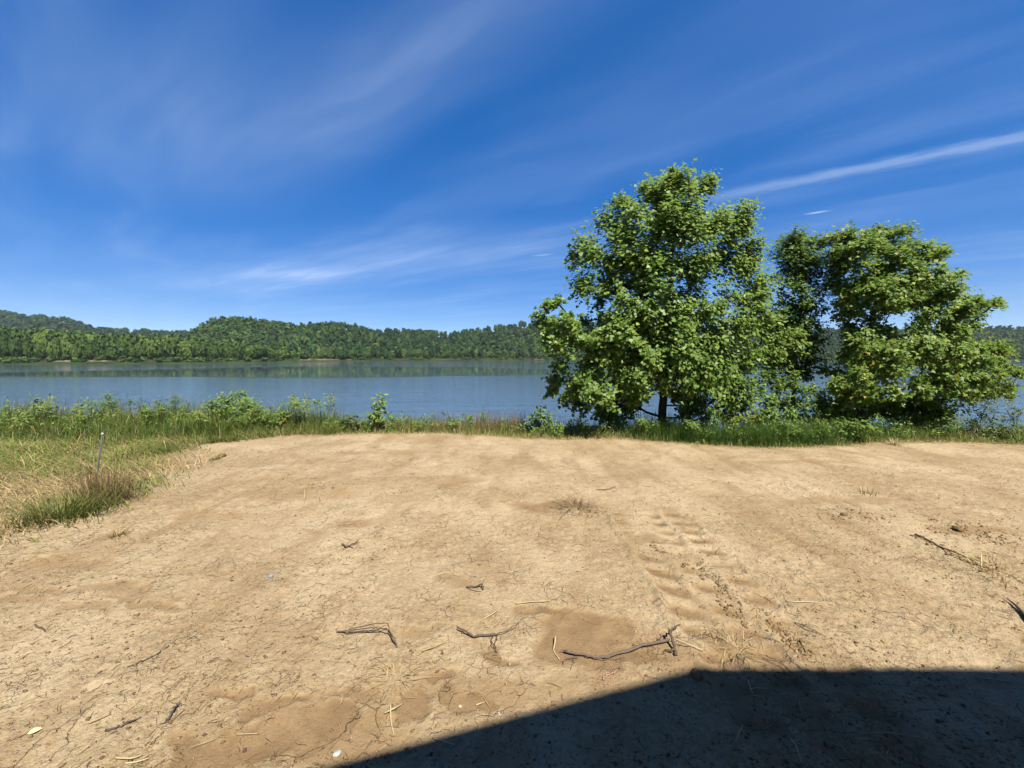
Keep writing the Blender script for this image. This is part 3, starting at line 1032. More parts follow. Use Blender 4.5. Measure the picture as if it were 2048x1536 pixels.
def tree(name, label, trunk_px, trunk_r, Y0, lobes, tm, leaf, cols, dens, limb_col, mat, depth_fac=.75, extra=None, twig_tip=None, tipcol=None,
         back=.6, up=.9, droop=.25, ymin=None, fill=.95, gap=120, ring=60, low_dens=1.0):
    """lobes: (u, v, r) in photo pixels on the tree's own plane Y0; each gets its own depth inside a round crown"""
    tp = np.array([at(u, v, Y0 + dy) for u, v, dy in trunk_px])
    x0, y0 = tp[0][0], tp[0][1]
    tp[0][2] = float(zground(np.array([x0]), np.array([y0]))[0]) - .06
    root = empty(name, (x0, y0, tp[0][2]))
    tag(root, label, 'tree')
    tpath = smooth_path(tp, 26, .008)
    mt = MB()
    tube(mt, tpath, trunk_r, limb_col, 9)
    # flare at the foot
    tube(mt, [tpath[0] + (0, 0, -.02), tpath[0] + (0, 0, .05), tpath[1] + (0, 0, .05)], [trunk_r[0] * 1.5, trunk_r[0] * 1.2, trunk_r[0] * .97], limb_col, 9)
    trunk = mt.build('trunk', M_BARK, root, True, root.location)
    # fill in between neighbouring clumps
    lob = list(lobes)
    A = np.array(lobes)
    for i in range(len(A)):
        dd = np.hypot(A[:, 0] - A[i, 0], A[:, 1] - A[i, 1])
        near = [j for j in np.argsort(dd)[1:6] if dd[j] < fill * (A[i, 2] + A[j, 2])]
        if near and rng.uniform() < .8:
            j = near[int(rng.integers(0, len(near)))]
            f = rng.uniform(.35, .65)
            lob.append((A[i, 0] * f + A[j, 0] * (1 - f), A[i, 1] * f + A[j, 1] * (1 - f), .8 * min(A[i, 2], A[j, 2])))
    for rr_ in ((13, 19), (10, 15)):
        B = np.array(lob)
        for t in range(900):
            i, j = rng.integers(0, len(A), 2)
            if not 8 < math.hypot(A[i, 0] - A[j, 0], A[i, 1] - A[j, 1]) < gap:
                continue
            f = rng.uniform(.2, .8)
            q = A[i, :2] * f + A[j, :2] * (1 - f)
            if np.any(np.hypot(B[:, 0] - q[0], B[:, 1] - q[1]) < B[:, 2] * .55 + 5):
                continue
            du, dv = A[:, 0] - q[0], A[:, 1] - q[1]
            nb = np.hypot(du, dv) < ring
            if any(not np.any(nb & (du * a_ > 0) & (dv * b_ > 0)) for a_ in (1, -1) for b_ in (1, -1)):
                continue
            lob.append((q[0], q[1], rng.uniform(*rr_)))
            B = np.array(lob)
    lobes = lob
    C3 = np.array([at(u, v, Y0) for u, v, r in lobes])
    R3 = np.array([r / F * Y0 * 1.16 for u, v, r in lobes])
    cz = C3[:, 2]
    allc = []
    # half width of the crown at each height bounds the depth of the clumps
    for i in range(len(lobes)):
        near = np.abs(cz - cz[i]) < .7
        lo, hi = C3[near, 0].min(), C3[near, 0].max()
        mid, hw = (lo + hi) / 2, max((hi - lo) / 2, .3)
        rel = np.clip(abs(C3[i, 0] - mid) / hw, 0, 1)
        dmax = depth_fac * hw * math.sqrt(max(1 - rel * rel, 0.02))
        low = C3[i, 2] < .75
        opts = [rng.uniform(0, .5) * dmax if low else rng.uniform(-1, .15) * dmax]
        if rng.uniform() < back and dmax > .35:
            opts.append(rng.uniform(.25, 1) * dmax)
        for q in opts:
            yy = Y0 + q
            if ymin is not None:
                yy = max(yy, ymin)
            c = at(lobes[i][0], lobes[i][1], yy)
            allc.append((c, R3[i] * yy / Y0, q > .2 * dmax))
    crown_c = np.mean([c for c, r, b in allc], axis=0)
    ml = MB()
    # each clump hangs on the nearest node already grown, so limbs fork on their way out
    npos = [p for p in tpath[3::2]]
    npar = [-1] * len(npos)
    nlen = [0.0] * len(npos)
    nt0 = len(npos)

    def axis_d(c):
        return np.min(np.linalg.norm(tpath - c, axis=1))
    order = sorted(allc, key=lambda q: axis_d(q[0]))
    hang = []
    for c, r, b in order:
        A = np.array(npos)
        dd = np.linalg.norm(A - c, axis=1)
        cost = dd + .30 * np.array(nlen) + .9 * np.clip(A[:, 2] - c[2] + .15 * dd, 0, None)
        j = int(np.argmin(cost))
        hang.append((c, r, b, j, len(npos)))
        npos.append(c)
        npar.append(j)
        nlen.append(nlen[j] + dd[j])
    cnt = np.ones(len(npos))
    for i in range(len(npos) - 1, nt0 - 1, -1):
        if npar[i] >= nt0:
            cnt[npar[i]] += cnt[i]
    # every limb that leaves the trunk is a piece of its own, with the forks it carries
    owner = {}
    limb = {}
    for c, r, b, j, me_ in hang:
        owner[me_] = me_ if j < nt0 else owner[j]
        mbk = limb.setdefault(owner[me_], MB())
        a = npos[j]
        L = np.linalg.norm(c - a)
        m = (a + c) / 2 + np.array([0, 0, -.08 * L]) + rng.normal(0, .06 * L, 3)
        r0 = .0045 + .0042 * math.sqrt(cnt[me_])
        tube(mbk, smooth_path([a, m, c], 7, .008), [r0, max(.0035, r0 * .72)], limb_col, 5, False)
        n = int(dens * (r / leaf) ** 2 * (.8 if b else 1) * (low_dens if c[2] < .8 else 1))
        oc = crown_c * .6 + a * .4
        lobe_leaves(ml, tm, c, r, max(n, 8), leaf, cols, oc, up, droop, (1, 1, .9), mbk, twig_tip, tipcol)
    for k in limb:
        limb[k].build('limb', M_BARK, trunk, False, root.location)
    cr = ml.build('crown', mat, root, False, root.location)
    cr['kind'] = 'stuff'
    return root


def crop(lst, s, ox, oy):
    return [(ox + a / s, oy + b / s, r / s) for a, b, r in lst]


SYC = crop([(820, 110, 80), (960, 120, 60), (700, 160, 85), (860, 220, 110), (740, 250, 90), (530, 200, 50), (590, 260, 60), (650, 120, 45), (1000, 95, 30),
            (800, 60, 45), (440, 290, 65), (560, 380, 95), (750, 350, 120), (900, 380, 110), (1060, 300, 80), (1170, 250, 50), (1150, 330, 65), (1180, 200, 28),
            (1220, 420, 55), (320, 420, 60), (390, 500, 85), (280, 510, 55), (560, 520, 110), (720, 520, 110), (880, 540, 95), (1040, 480, 90), (1180, 540, 85),
            (1230, 620, 65), (330, 640, 65), (440, 620, 80), (420, 720, 55), (620, 610, 70), (1090, 690, 85), (1230, 720, 75), (930, 650, 55),
            (150, 740, 40), (200, 720, 30), (90, 790, 42), (140, 850, 60), (280, 850, 55), (200, 930, 75), (330, 930, 60), (260, 790, 25),
            (650, 760, 85), (780, 790, 100), (560, 860, 85), (430, 900, 75), (700, 900, 100), (850, 900, 100), (1000, 930, 80), (1150, 850, 90), (1290, 830, 60),
            (480, 1010, 85), (620, 1000, 85), (750, 1020, 85), (880, 1010, 100), (1020, 1020, 100), (1180, 1000, 95), (1330, 960, 70), (1400, 920, 60),
            (1440, 900, 45), (1300, 1040, 60), (180, 1130, 50), (280, 1140, 60), (380, 1120, 70), (240, 1240, 40), (320, 1250, 60), (430, 1200, 80),
            (520, 1130, 70), (420, 1300, 50), (560, 1280, 50), (480, 1330, 45), (860, 1120, 75), (1000, 1150, 80), (1120, 1140, 75), (900, 1250, 60),
            (1030, 1260, 70), (160, 1190, 30), (640, 1100, 60), (350, 1040, 55), (640, 1200, 50), (590, 1220, 50), (700, 1120, 50), (820, 1190, 55), (1150, 1250, 60), (980, 1320, 55), (1100, 1340, 50), (860, 1310, 45), (640, 680, 55), (720, 640, 60), (800, 680, 60), (860, 760, 60), (940, 800, 60), (540, 700, 45), (500, 790, 50), (1010, 780, 60)], 2.604, 1040, 330)
SYC_COLS = [(.092, .160, .024), (.130, .205, .032), (.066, .130, .020), (.185, .250, .055)]
tree('sycamore_tree', 'tall broad leafy tree with dark straight trunk, tallest on the bank',
     [(1322, 868, 0), (1325, 820, 0), (1328, 770, 0), (1335, 700, .02), (1340, 600, .05), (1345, 480, .03), (1350, 385, 0)],
     [.095, .088, .082, .06, .045, .03, .012], 8.65, SYC, LEAF_SYC, .080, SYC_COLS, 21, (.055, .047, .038), M_LEAF, .52, ymin=7.75, low_dens=.6)

SLEN = crop([(a, b, r * 1.25) for a, b, r in [(340, 150, 55), (290, 190, 60), (400, 170, 60), (240, 250, 45), (340, 260, 70), (420, 290, 60), (460, 200, 55), (380, 370, 50), (440, 420, 50),
             (260, 385, 32), (200, 388, 16), (370, 470, 45), (430, 500, 45), (300, 570, 55), (390, 590, 50), (250, 640, 60), (330, 670, 60), (500, 590, 35),
             (450, 640, 40), (220, 560, 30), (200, 1010, 40), (370, 990, 40), (280, 760, 45), (180, 700, 40), (240, 940, 35), (430, 780, 45), (540, 450, 30), (350, 210, 55), (300, 310, 45), (400, 240, 50), (330, 420, 45), (280, 500, 40), (400, 560, 45), (230, 700, 55), (330, 740, 50), (390, 700, 50), (280, 830, 50), (350, 850, 45), (200, 780, 45), (420, 860, 40), (300, 920, 45), (330, 1060, 45), (240, 1080, 45), (420, 1000, 45), (480, 700, 40), (500, 800, 45), (460, 920, 40), (500, 300, 45), (520, 380, 40), (490, 470, 40)]], 3.135, 1480, 430)
tree('slender_tree', 'thin upright tree with narrow sparse crown between the two broad trees',
     [(1586, 880, 0), (1587, 800, 0), (1590, 720, 0), (1600, 640, 0), (1604, 560, 0), (1598, 480, 0)],
     [.055, .045, .035, .02, .01], 9.3, SLEN, LEAF_MAP, .085, [(.065, .120, .022), (.090, .150, .028), (.050, .095, .02)], 20,
     (.05, .043, .036), M_MAPLE, .8, back=.3, fill=.5, gap=50)

MAPLE = crop([(560, 170, 65), (640, 150, 55), (580, 250, 55), (700, 130, 55), (720, 220, 75), (800, 150, 55), (880, 110, 52), (960, 110, 52), (1050, 105, 45),
              (850, 220, 75), (980, 200, 75), (1140, 200, 45), (620, 330, 60), (740, 330, 80), (880, 340, 85), (1020, 300, 75), (1130, 290, 60), (1250, 250, 52),
              (1285, 230, 30), (570, 440, 40), (660, 480, 75), (640, 560, 60), (780, 440, 80), (900, 460, 85), (1030, 430, 80), (1150, 410, 70), (1260, 400, 50),
              (1340, 380, 40), (1390, 368, 20), (1190, 460, 55), (760, 560, 60), (900, 580, 80), (1030, 560, 75), (1150, 540, 65), (1220, 520, 35), (1200, 610, 70),
              (1320, 580, 60), (1420, 540, 40), (1420, 610, 50), (1510, 560, 32), (1590, 550, 38), (1630, 535, 22), (1640, 570, 20), (1500, 640, 32), (1330, 650, 55),
              (760, 800, 65), (850, 740, 75), (940, 810, 75), (700, 700, 50), (640, 650, 50), (880, 900, 80), (1000, 920, 70), (950, 980, 80), (840, 970, 70),
              (660, 900, 45), (720, 960, 60), (1050, 880, 50), (1120, 720, 60), (1280, 740, 50), (1380, 790, 50), (1260, 830, 75), (1380, 870, 70), (1500, 840, 52),
              (1600, 830, 50), (1660, 838, 30), (1180, 900, 75), (1320, 960, 80), (1450, 930, 70), (1560, 920, 60), (1650, 960, 50), (1720, 985, 40), (1770, 980, 24),
              (1420, 1030, 70), (1540, 1030, 60), (1280, 1050, 60), (1480, 1110, 60), (1600, 1110, 52), (1690, 1135, 32), (1380, 1130, 60), (1120, 1060, 60),
              (1120, 1180, 75), (1220, 1180, 70), (1020, 1220, 75), (1120, 1270, 75), (1240, 1290, 50), (950, 1260, 60), (1050, 1330, 60), (1170, 1340, 60),
              (900, 1180, 55), (620, 1080, 70), (520, 1190, 75), (700, 1150, 70), (600, 1260, 70), (750, 1280, 70), (500, 1290, 55), (800, 1080, 70), (820, 1200, 60),
              (560, 980, 50), (1300, 1230, 55)], 3.135, 1480, 430)
MAP_COLS = [(.084, .150, .020), (.128, .200, .028), (.060, .118, .018), (.175, .240, .042)]
tree('maple_tree', 'wide spreading tree with reddish leaf tips at the right of the bank',
     [(1722, 884, 0), (1724, 800, 0), (1730, 720, 0), (1745, 640, .03), (1765, 560, .03), (1790, 470, 0)],
     [.10, .085, .07, .05, .03, .012], 8.75, MAPLE, LEAF_MAP, .084, MAP_COLS, 30, (.05, .043, .036), M_MAPLE, .62,
     twig_tip=.30, tipcol=[(.27, .21, .045), (.26, .27, .05), (.21, .26, .045)], droop=.55, up=.8, ymin=7.75, ring=54)


# ------------------------------------------------------------------ shrubs, saplings and weeds
def plant(name, label, cat, u, vtop, Y, lobes, tm, leaf, cols, dens=5.0, stem_r=.008, mat=None, group=None, upright=.0, spread=(1, 1, 1), tip=None, tipcol=None,
          stem_col=(.09, .075, .04), depth=.6, droop=.2, up=.7, x=None):
    """a small leafy plant; lobes: (u, v, r) pixels at depth Y"""
    b = at(u, 870, Y)
    zb = float(zground(np.array([b[0]]), np.array([Y]))[0]) - .03
    base = np.array([b[0], Y, zb])
    root = empty(name, tuple(base))
    tag(root, label, cat, group)
    ms, ml = MB(), MB()
    cs = [at(a, v, Y + rng.uniform(-depth, depth) * (r / F * Y)) for a, v, r in lobes]
    oc = np.mean(cs, axis=0) * .7 + base * .3
    for c, (a, v, r) in zip(cs, lobes):
        st = base + rng.normal(0, .02, 3) * np.array([1, 1, 0])
        m = (st + c) / 2 + np.array([0, 0, .10 * np.linalg.norm(c - st)]) * rng.uniform(0, 1)
        m[:2] = m[:2] * .6 + st[:2] * .4
        tube(ms, smooth_path([st, m, c], 7, .006), [stem_r, stem_r * .35], stem_col, 4, False)
        rr = r / F * Y
        n = max(int(3.2 * dens * (rr / leaf) ** 2), 10)
        lobe_leaves(ml, tm, c, rr, n, leaf, cols, oc, up, droop - upright, spread, ms, tip, tipcol)
    ms.build('stem', M_TWIG, root, False, root.location)
    f = ml.build('foliage', mat or M_WEED, root, False, root.location)
    f['kind'] = 'stuff'
    return root


G1 = [(.090, .150, .030), (.125, .190, .040), (.065, .115, .024)]
G2 = [(.125, .200, .034), (.175, .245, .050), (.090, .155, .028)]
GY = [(.170, .220, .030), (.220, .255, .040), (.120, .175, .026)]
GD = [(.060, .095, .026), (.085, .125, .032), (.100, .130, .040)]

plant('willow_sapling', 'bushy dark green sapling, tallest above the grass at the left', 'sapling', 217, 782, 9.0,
      [(217, 795, 10), (212, 808, 18), (225, 815, 20), (205, 826, 20), (228, 832, 20), (215, 845, 22)], LEAF_LAN, .10, G1, 9, upright=.5)
plant('willow_sapling', 'slim narrow sapling just right of the bushy dark one', 'sapling', 283, 797, 9.0,
      [(283, 803, 6), (281, 815, 10), (285, 826, 11), (282, 840, 12)], LEAF_LAN, .09, G1, 9, upright=.5)
plant('willow_sapling', 'loose upright sapling left of the rounded green bush', 'sapling', 350, 787, 9.0,
      [(350, 795, 7), (348, 806, 13), (356, 818, 16), (340, 822, 14), (350, 835, 20), (366, 834, 14)], LEAF_LAN, .10, G1, 9, upright=.5)
plant('leafy_bush', 'rounded bright green bush with vine at the left edge of bank', 'bush', 468, 790, 8.75,
      [(425, 812, 17), (440, 800, 12), (455, 805, 17), (470, 800, 15), (487, 795, 12), (495, 808, 16), (440, 825, 22), (465, 825, 24), (490, 825, 22), (512, 826, 18),
       (430, 842, 22), (455, 845, 24), (485, 845, 24), (510, 843, 20), (528, 842, 14), (470, 858, 22), (500, 858, 20)], LEAF_OVA, .06, G2 + [(.20, .27, .06)], 6, upright=.2, spread=(1.15, 1.15, 1.15))
plant('red_tip_sapling', 'small sapling with reddish top leaves beside the round bush', 'sapling', 565, 812, 8.8,
      [(566, 816, 5), (562, 826, 10), (568, 832, 11), (563, 845, 14), (572, 856, 13)], LEAF_OVA, .10, G2, 5, tip=.8, tipcol=[(.22, .10, .03), (.20, .17, .04)])
plant('dark_weed_bush', 'low dark leafy weed bush left of the light green sapling', 'bush', 700, 830, 8.85,
      [(690, 845, 13), (706, 840, 12), (716, 848, 12), (694, 858, 13), (710, 860, 14), (680, 852, 8)], LEAF_OVA, .07, GD + [(.07, .13, .03)], 6)
plant('poplar_sapling', 'light green pointed sapling standing alone before the water', 'sapling', 760, 786, 8.8,
      [(758, 793, 6), (757, 804, 11), (766, 808, 9), (748, 812, 9), (756, 818, 15), (770, 816, 9), (745, 828, 12), (762, 832, 17), (774, 830, 8), (750, 844, 14), (768, 846, 13),
       (738, 835, 8)], LEAF_OVA, .095, G2 + [(.15, .22, .06)], 4.5, upright=.5)
plant('drooping_weed', 'drooping leafy weed with dry brown stem in the grass strip', 'weed', 908, 830, 8.7,
      [(908, 838, 9), (900, 846, 11), (915, 848, 11), (906, 858, 12)], LEAF_LAN, .17, [(.10, .17, .03), (.14, .21, .04)], 8, droop=.9)
plant('poplar_sapling', 'round light green sapling left of the tallest tree', 'sapling', 1080, 808, 8.6,
      [(1081, 814, 5), (1078, 824, 9), (1068, 832, 10), (1082, 835, 12), (1096, 833, 9), (1072, 845, 13), (1090, 845, 13), (1102, 842, 8), (1082, 856, 13), (1062, 840, 6)],
      LEAF_OVA, .075, G2 + [(.15, .21, .06)], 5.5, upright=.2)
VS = crop([(200, 1150, 50), (250, 1200, 75), (330, 1170, 60), (400, 1110, 50), (460, 1100, 40), (160, 1230, 70), (330, 1090, 45), (230, 1090, 45), (380, 1190, 50),
           (130, 1130, 55), (90, 1060, 50), (60, 1150, 55), (300, 1260, 60), (200, 1290, 55), (110, 1290, 50), (20, 1220, 50), (-60, 1180, 55), (-110, 1260, 50), (380, 1260, 55), (450, 1200, 50), (440, 1300, 50), (250, 1030, 40), (160, 1000, 40), (330, 1010, 35), (10, 1080, 50), (-40, 1280, 55), (-180, 1240, 45)], 3.135, 1480, 430)
plant('undergrowth_shrub', 'bright green leafy shrub filling the gap between the big trees', 'shrub', 1550, 760, 8.35, VS, LEAF_MAP, .075, G2 + [(.06, .12, .02)], 9, .012,
      M_MAPLE, depth=1.2)
plant('yellow_vine', 'small yellow green vine clump low beside the big trunk', 'vine', 1490, 815, 7.95,
      [(1470, 825, 12), (1482, 838, 14), (1500, 842, 14), (1516, 840, 12), (1490, 852, 12), (1462, 848, 10), (1412, 848, 10), (1405, 858, 10), (1524, 852, 10)],
      LEAF_OVA, .075, GY, 6)
plant('maple_seedling', 'low maple seedling in the grass under the wide tree', 'seedling', 1712, 832, 7.75,
      [(1710, 845, 14), (1700, 855, 14), (1725, 855, 13), (1690, 866, 12), (1715, 868, 12), (1640, 866, 12)], LEAF_MAP, .10, G2, 6, mat=M_MAPLE)
plant('narrow_leaf_shrub', 'dark narrow leaved shrub under the right side of the wide tree', 'shrub', 1950, 800, 7.95,
      crop([(1540, 1200, 45), (1570, 1170, 35), (1510, 1240, 45), (1580, 1240, 45), (1430, 1230, 50), (1440, 1310, 60), (1540, 1300, 55), (1380, 1340, 60), (1500, 1370, 60),
            (1400, 1400, 55), (1340, 1290, 45)], 3.135, 1480, 430), LEAF_LAN, .13, GD, 8, .008, depth=1.0)
plant('narrow_leaf_shrub', 'narrow leaved shrub rising at the right edge of the picture', 'shrub', 2028, 800, 7.8,
      crop([(1720, 1210, 40), (1690, 1260, 40), (1750, 1230, 35), (1720, 1300, 50), (1660, 1340, 50), (1760, 1330, 45), (1620, 1390, 55), (1700, 1400, 55), (1560, 1410, 50),
            (1770, 1410, 45), (1640, 1430, 45)], 3.135, 1480, 430), LEAF_LAN, .12, GD + [(.11, .13, .03)], 8, .008, depth=1.0)


# ------------------------------------------------------------------ grass
def blades(mb, P, h, wid, lean, az, C, seg=3):
    """curved tapering blades; lean: sideways reach as a share of the height"""
    n = len(P)
    d = np.stack([np.cos(az), np.sin(az), np.zeros(n)], -1)
    s = np.stack([-np.sin(az + rng.normal(0, .6, n)), np.cos(az), np.zeros(n)], -1)
    s = unit(s)
    t = np.linspace(0, 1, seg + 1)
    rings = []
    for i, q in enumerate(t):
        c = P + d * (h * lean * q ** 1.8)[:, None]
        c[:, 2] += h * (q - .35 * np.clip(lean, 0, 2) * q ** 2.4)
        wv = (wid * (1 - q) ** .7 * .5)[:, None]
        if i < seg:
            rings += [c - s * wv, c + s * wv]
        else:
            rings += [c]
    V = np.stack(rings, 1)
    T = []
    for i in range(seg - 1):
        a = 2 * i
        T += [(a, a + 1, a + 3), (a, a + 3, a + 2)]
    T += [(2 * seg - 2, 2 * seg - 1, 2 * seg)]
    m = V.shape[1]
    TT = (np.array(T)[None] + (np.arange(n) * m)[:, None, None]).reshape(-1, 3)
    mb.add(V.reshape(-1, 3), TT, np.repeat(C, m, 0))


def ground_pts(x, y):
    return np.stack([x, y, zground(x, y) - .01], -1)


GR = [(.100, .155, .028), (.140, .195, .038), (.075, .125, .024)]
GRY = [(.22, .25, .05), (.28, .30, .07), (.16, .21, .038)]
ST = [(.42, .33, .15), (.54, .43, .22), (.33, .24, .11), (.22, .15, .065)]
BR = [(.20, .13, .06), (.26, .17, .08), (.15, .10, .05)]


def build_grass():
    # tall green grass along the bank on the left
    mb = MB()
    n = 26000
    x = rng.uniform(-13.5, -4.0, n)
    y = rng.uniform(7.0, 9.7, n)
    k = y > edge(x) + .05 + .5 * (fbm(x * 1.3, y * 1.3, 81, 2) - .4) * (x < -6)
    x, y = x[k], y[k]
    n = len(x)
    clump = fbm(x * 1.1, y * 1.1, 82, 3)
    h = (.34 + .85 * np.clip(clump - .22, 0, 1)) * rng.uniform(.55, 1.25, n)
    h *= np.interp(x, [-13, -7, -5, -4], [1.0, 1.0, .95, .6]) * np.interp(y - edge(x), [0, .5, 1.1], [.45, .8, 1.05])
    C = pick(GR, n)
    m = rng.uniform(size=n) < .14 + .45 * np.clip(.45 - (y - edge(x)), 0, 1)
    C[m] = pick(GRY + ST, int(m.sum()))
    blades(mb, ground_pts(x, y), h, rng.uniform(.006, .013, n), np.abs(rng.normal(.65, .45, n)), rng.uniform(0, 6.28, n), C, 4)
    o = mb.build('tall_grass', M_GRASS)
    tag(o, 'tall green grass along the bank at the left', 'grass', None, 'stuff')
    # flattened grass and straw of the left field
    mb = MB()
    n = 46000
    x = rng.uniform(-11.5, -2.6, n)
    y = rng.uniform(2.9, 8.2, n)
    k = rng.uniform(size=n) < thatch_field(x, y) * (.45 + .8 * (fbm(x * 1.6, y * 1.6, 84, 3) > .42)) * np.clip(1.25 - y * .05, 0, 1)
    k &= y < edge(x) + .2
    x, y = x[k], y[k]
    n = len(x)
    g = fbm(x * .8 + 4, y * .8, 83, 3) + .10 * sstep(y, 5.5, 7.8) - .06 * sstep(x, -6.0, -4.2) + .16 * (1 - sstep(x, -8.2, -5.4))
    C = pick(ST, n)
    m = rng.uniform(size=n) < np.clip((g - .36) * 3.4, .03, .8)
    C[m] = pick(GRY + GR, int(m.sum()))
    m2 = rng.uniform(size=n) < .12
    C[m2] = pick(BR, int(m2.sum()))
    h = rng.uniform(.06, .24, n) * (1 + 1.6 * np.clip(g - .45, 0, 1)) * (.55 + .9 * fbm(x * 3.2, y * 3.2, 85, 2))
    az = math.radians(200) + rng.normal(0, 1.0, n)
    blades(mb, ground_pts(x, y), h, rng.uniform(.005, .013, n), rng.uniform(.7, 2.1, n), az, C, 3)
    o = mb.build('flattened_grass', M_DRY)
    tag(o, 'flattened dry straw and thin grass on the left of the clearing', 'grass', None, 'stuff')
    # grass strip along the edge of the clearing
    mb = MB()
    n = 25000
    x = rng.uniform(-6.2, 12.5, n)
    off = rng.gamma(1.6, .28, n)
    y = edge(x) + .02 + off
    h = np.interp(off, [0, .15, .5, 1.3], [.07, .13, .24, .30]) * rng.uniform(.5, 1.4, n)
    lush = sstep(x, 2.2, 3.6) * (1 - sstep(x, 6.6, 8.4))
    h *= (1 + .75 * lush * sstep(off, .1, .6)) * (.35 + 1.3 * fbm(x * 2.2, off * 2.2, 87, 3))
    C = pick(GR + [(.10, .17, .03)], n)
    m = rng.uniform(size=n) < np.interp(off, [0, .2, .5, 1.2], [.95, .65, .25, .15]) * (1 - .35 * lush)
    C[m] = pick(GRY + ST[:2], int(m.sum()))
    blades(mb, ground_pts(x, y), h, rng.uniform(.005, .010, n), np.abs(rng.normal(.4, .35, n)), rng.uniform(0, 6.28, n), C, 3)
    o = mb.build('edge_grass', M_GRASS)
    tag(o, 'yellow green grass strip along the far edge of the bare soil', 'grass', None, 'stuff')
    # long green blades under the trees
    mb = MB()
    n = 7500
    x = rng.normal(4.6, 1.5, n)
    x = x[(x > 2.2) & (x < 9)]
    n = len(x)
    off = rng.uniform(.15, .9, n)
    y = edge(x) + off
    h = rng.uniform(.16, .55, n) * (.35 + 1.25 * fbm(x * 2.6, y * 2.6, 88, 3))
    blades(mb, ground_pts(x, y), h, rng.uniform(.006, .012, n), np.abs(rng.normal(.55, .35, n)), rng.uniform(0, 6.28, n), pick([(.06, .13, .02), (.085, .165, .028), (.05, .10, .02)], n), 4)
    o = mb.build('shade_grass', M_GRASS)
    tag(o, 'lush long green grass at the foot of the big trees', 'grass', None, 'stuff')
    # dry reed and seed stalks in front of the water
    mb = MB()
    for (u0, u1, n, hh, cols) in ((860, 1050, 620, .52, BR + ST[2:]), (950, 1050, 420, .56, BR), (780, 880, 300, .46, BR + GR), (600, 760, 260, .44, GR + BR),
                                  (0, 430, 700, .95, BR + GR + ST[2:]), (1150, 1260, 160, .26, GR), (1270, 1310, 70, .55, GR + ST)):
        u = rng.uniform(u0, u1, n)
        yy = rng.uniform(8.55, 9.15, n)
        x = (u - 1024) / F * yy
        blades(mb, ground_pts(x, yy), hh * rng.uniform(.5, 1.15, n), rng.uniform(.004, .008, n), np.abs(rng.normal(.16, .16, n)), rng.normal(.2, .9, n), pick(cols, n), 4)
    o = mb.build('dry_reeds', M_DRY)
    tag(o, 'thin brown reeds and seed stalks standing before the water', 'reeds', None, 'stuff')


build_grass()


def build_bank_weeds():
    ml, ms = MB(), MB()
    for i in range(80):
        x = rng.uniform(-13, -4.3)
        y = float(edge(np.array([x]))[0]) + rng.uniform(.35, 1.7)
        zb = float(zground(np.array([x]), np.array([y]))[0])
        hh = rng.uniform(.30, .72)
        c = np.array([x, y, zb + hh])
        tube(ms, [(x, y, zb - .02), c], [.004, .002], (.09, .10, .03), 3, False)
        kind = rng.integers(0, 3)
        lobe_leaves(ml, (LEAF_LAN, LEAF_OVA, LEAF_LAN)[kind], c - np.array([0, 0, .08]), rng.uniform(.08, .17), int(rng.integers(35, 80)), (.11, .06, .09)[kind],
                    [(.12, .19, .035), (.17, .235, .045), (.09, .15, .028)] if kind else [(.15, .20, .045), (.21, .24, .06)], np.array([x, y, zb]), .6, -.4, (1, 1, 1.7))
    for i in range(170):
        x = rng.uniform(-4.2, 10.5)
        right = 2.2 < x < 9.8
        if not right and rng.uniform() < .15:
            continue
        y = float(edge(np.array([x]))[0]) + rng.uniform(.18, .8)
        zb = float(zground(np.array([x]), np.array([y]))[0])
        hh = rng.uniform(.12, .42) if right else rng.uniform(.10, .34)
        c = np.array([x, y, zb + hh])
        tube(ms, [(x, y, zb - .02), c], [.004, .002], (.09, .10, .03), 3, False)
        kind = rng.integers(0, 3)
        lobe_leaves(ml, (LEAF_LAN, LEAF_OVA, LEAF_MAP)[kind], c - np.array([0, 0, .06]), rng.uniform(.07, .15), int(rng.integers(18, 55)), (.11, .055, .06)[kind],
                    [(.12, .195, .034), (.17, .245, .045), (.085, .145, .025)], np.array([x, y, zb]), .6, -.2, (1, 1, 1.3))
    ms.V += ml.V
    ms.C += ml.C
    ms.T += [t + ms.n for t in ml.T]
    tag(ms.build('bank_weeds', M_WEED), 'mixed leafy weeds among the grass all along the bank edge', 'weeds', None, 'stuff')


build_bank_weeds()


def tuft(name, label, cat, x, y, n, h, spread, cols, lean=.5, wid=.008, mat=None, seg=3):
    z = float(zground(np.array([x]), np.array([y]))[0])
    mb = MB()
    P = np.stack([x + rng.normal(0, spread, n), y + rng.normal(0, spread, n), np.zeros(n)], -1)
    P[:, 2] = zground(P[:, 0], P[:, 1]) - .01
    az = np.arctan2(P[:, 1] - y, P[:, 0] - x) + rng.normal(0, .7, n)
    blades(mb, P, h * rng.uniform(.4, 1.15, n), wid * rng.uniform(.6, 1.3, n), np.abs(rng.normal(lean, .3, n)), az, pick(cols, n), seg)
    o = mb.build(name, mat or M_DRY, None, False, (x, y, z))
    return tag(o, label, cat, None, 'stuff' if 'patch' in name else None)


def tuft_px(name, label, cat, u, v, *a, **k):
    x, y = gp(u, v)
    return tuft(name, label, cat, x, y, *a, **k)


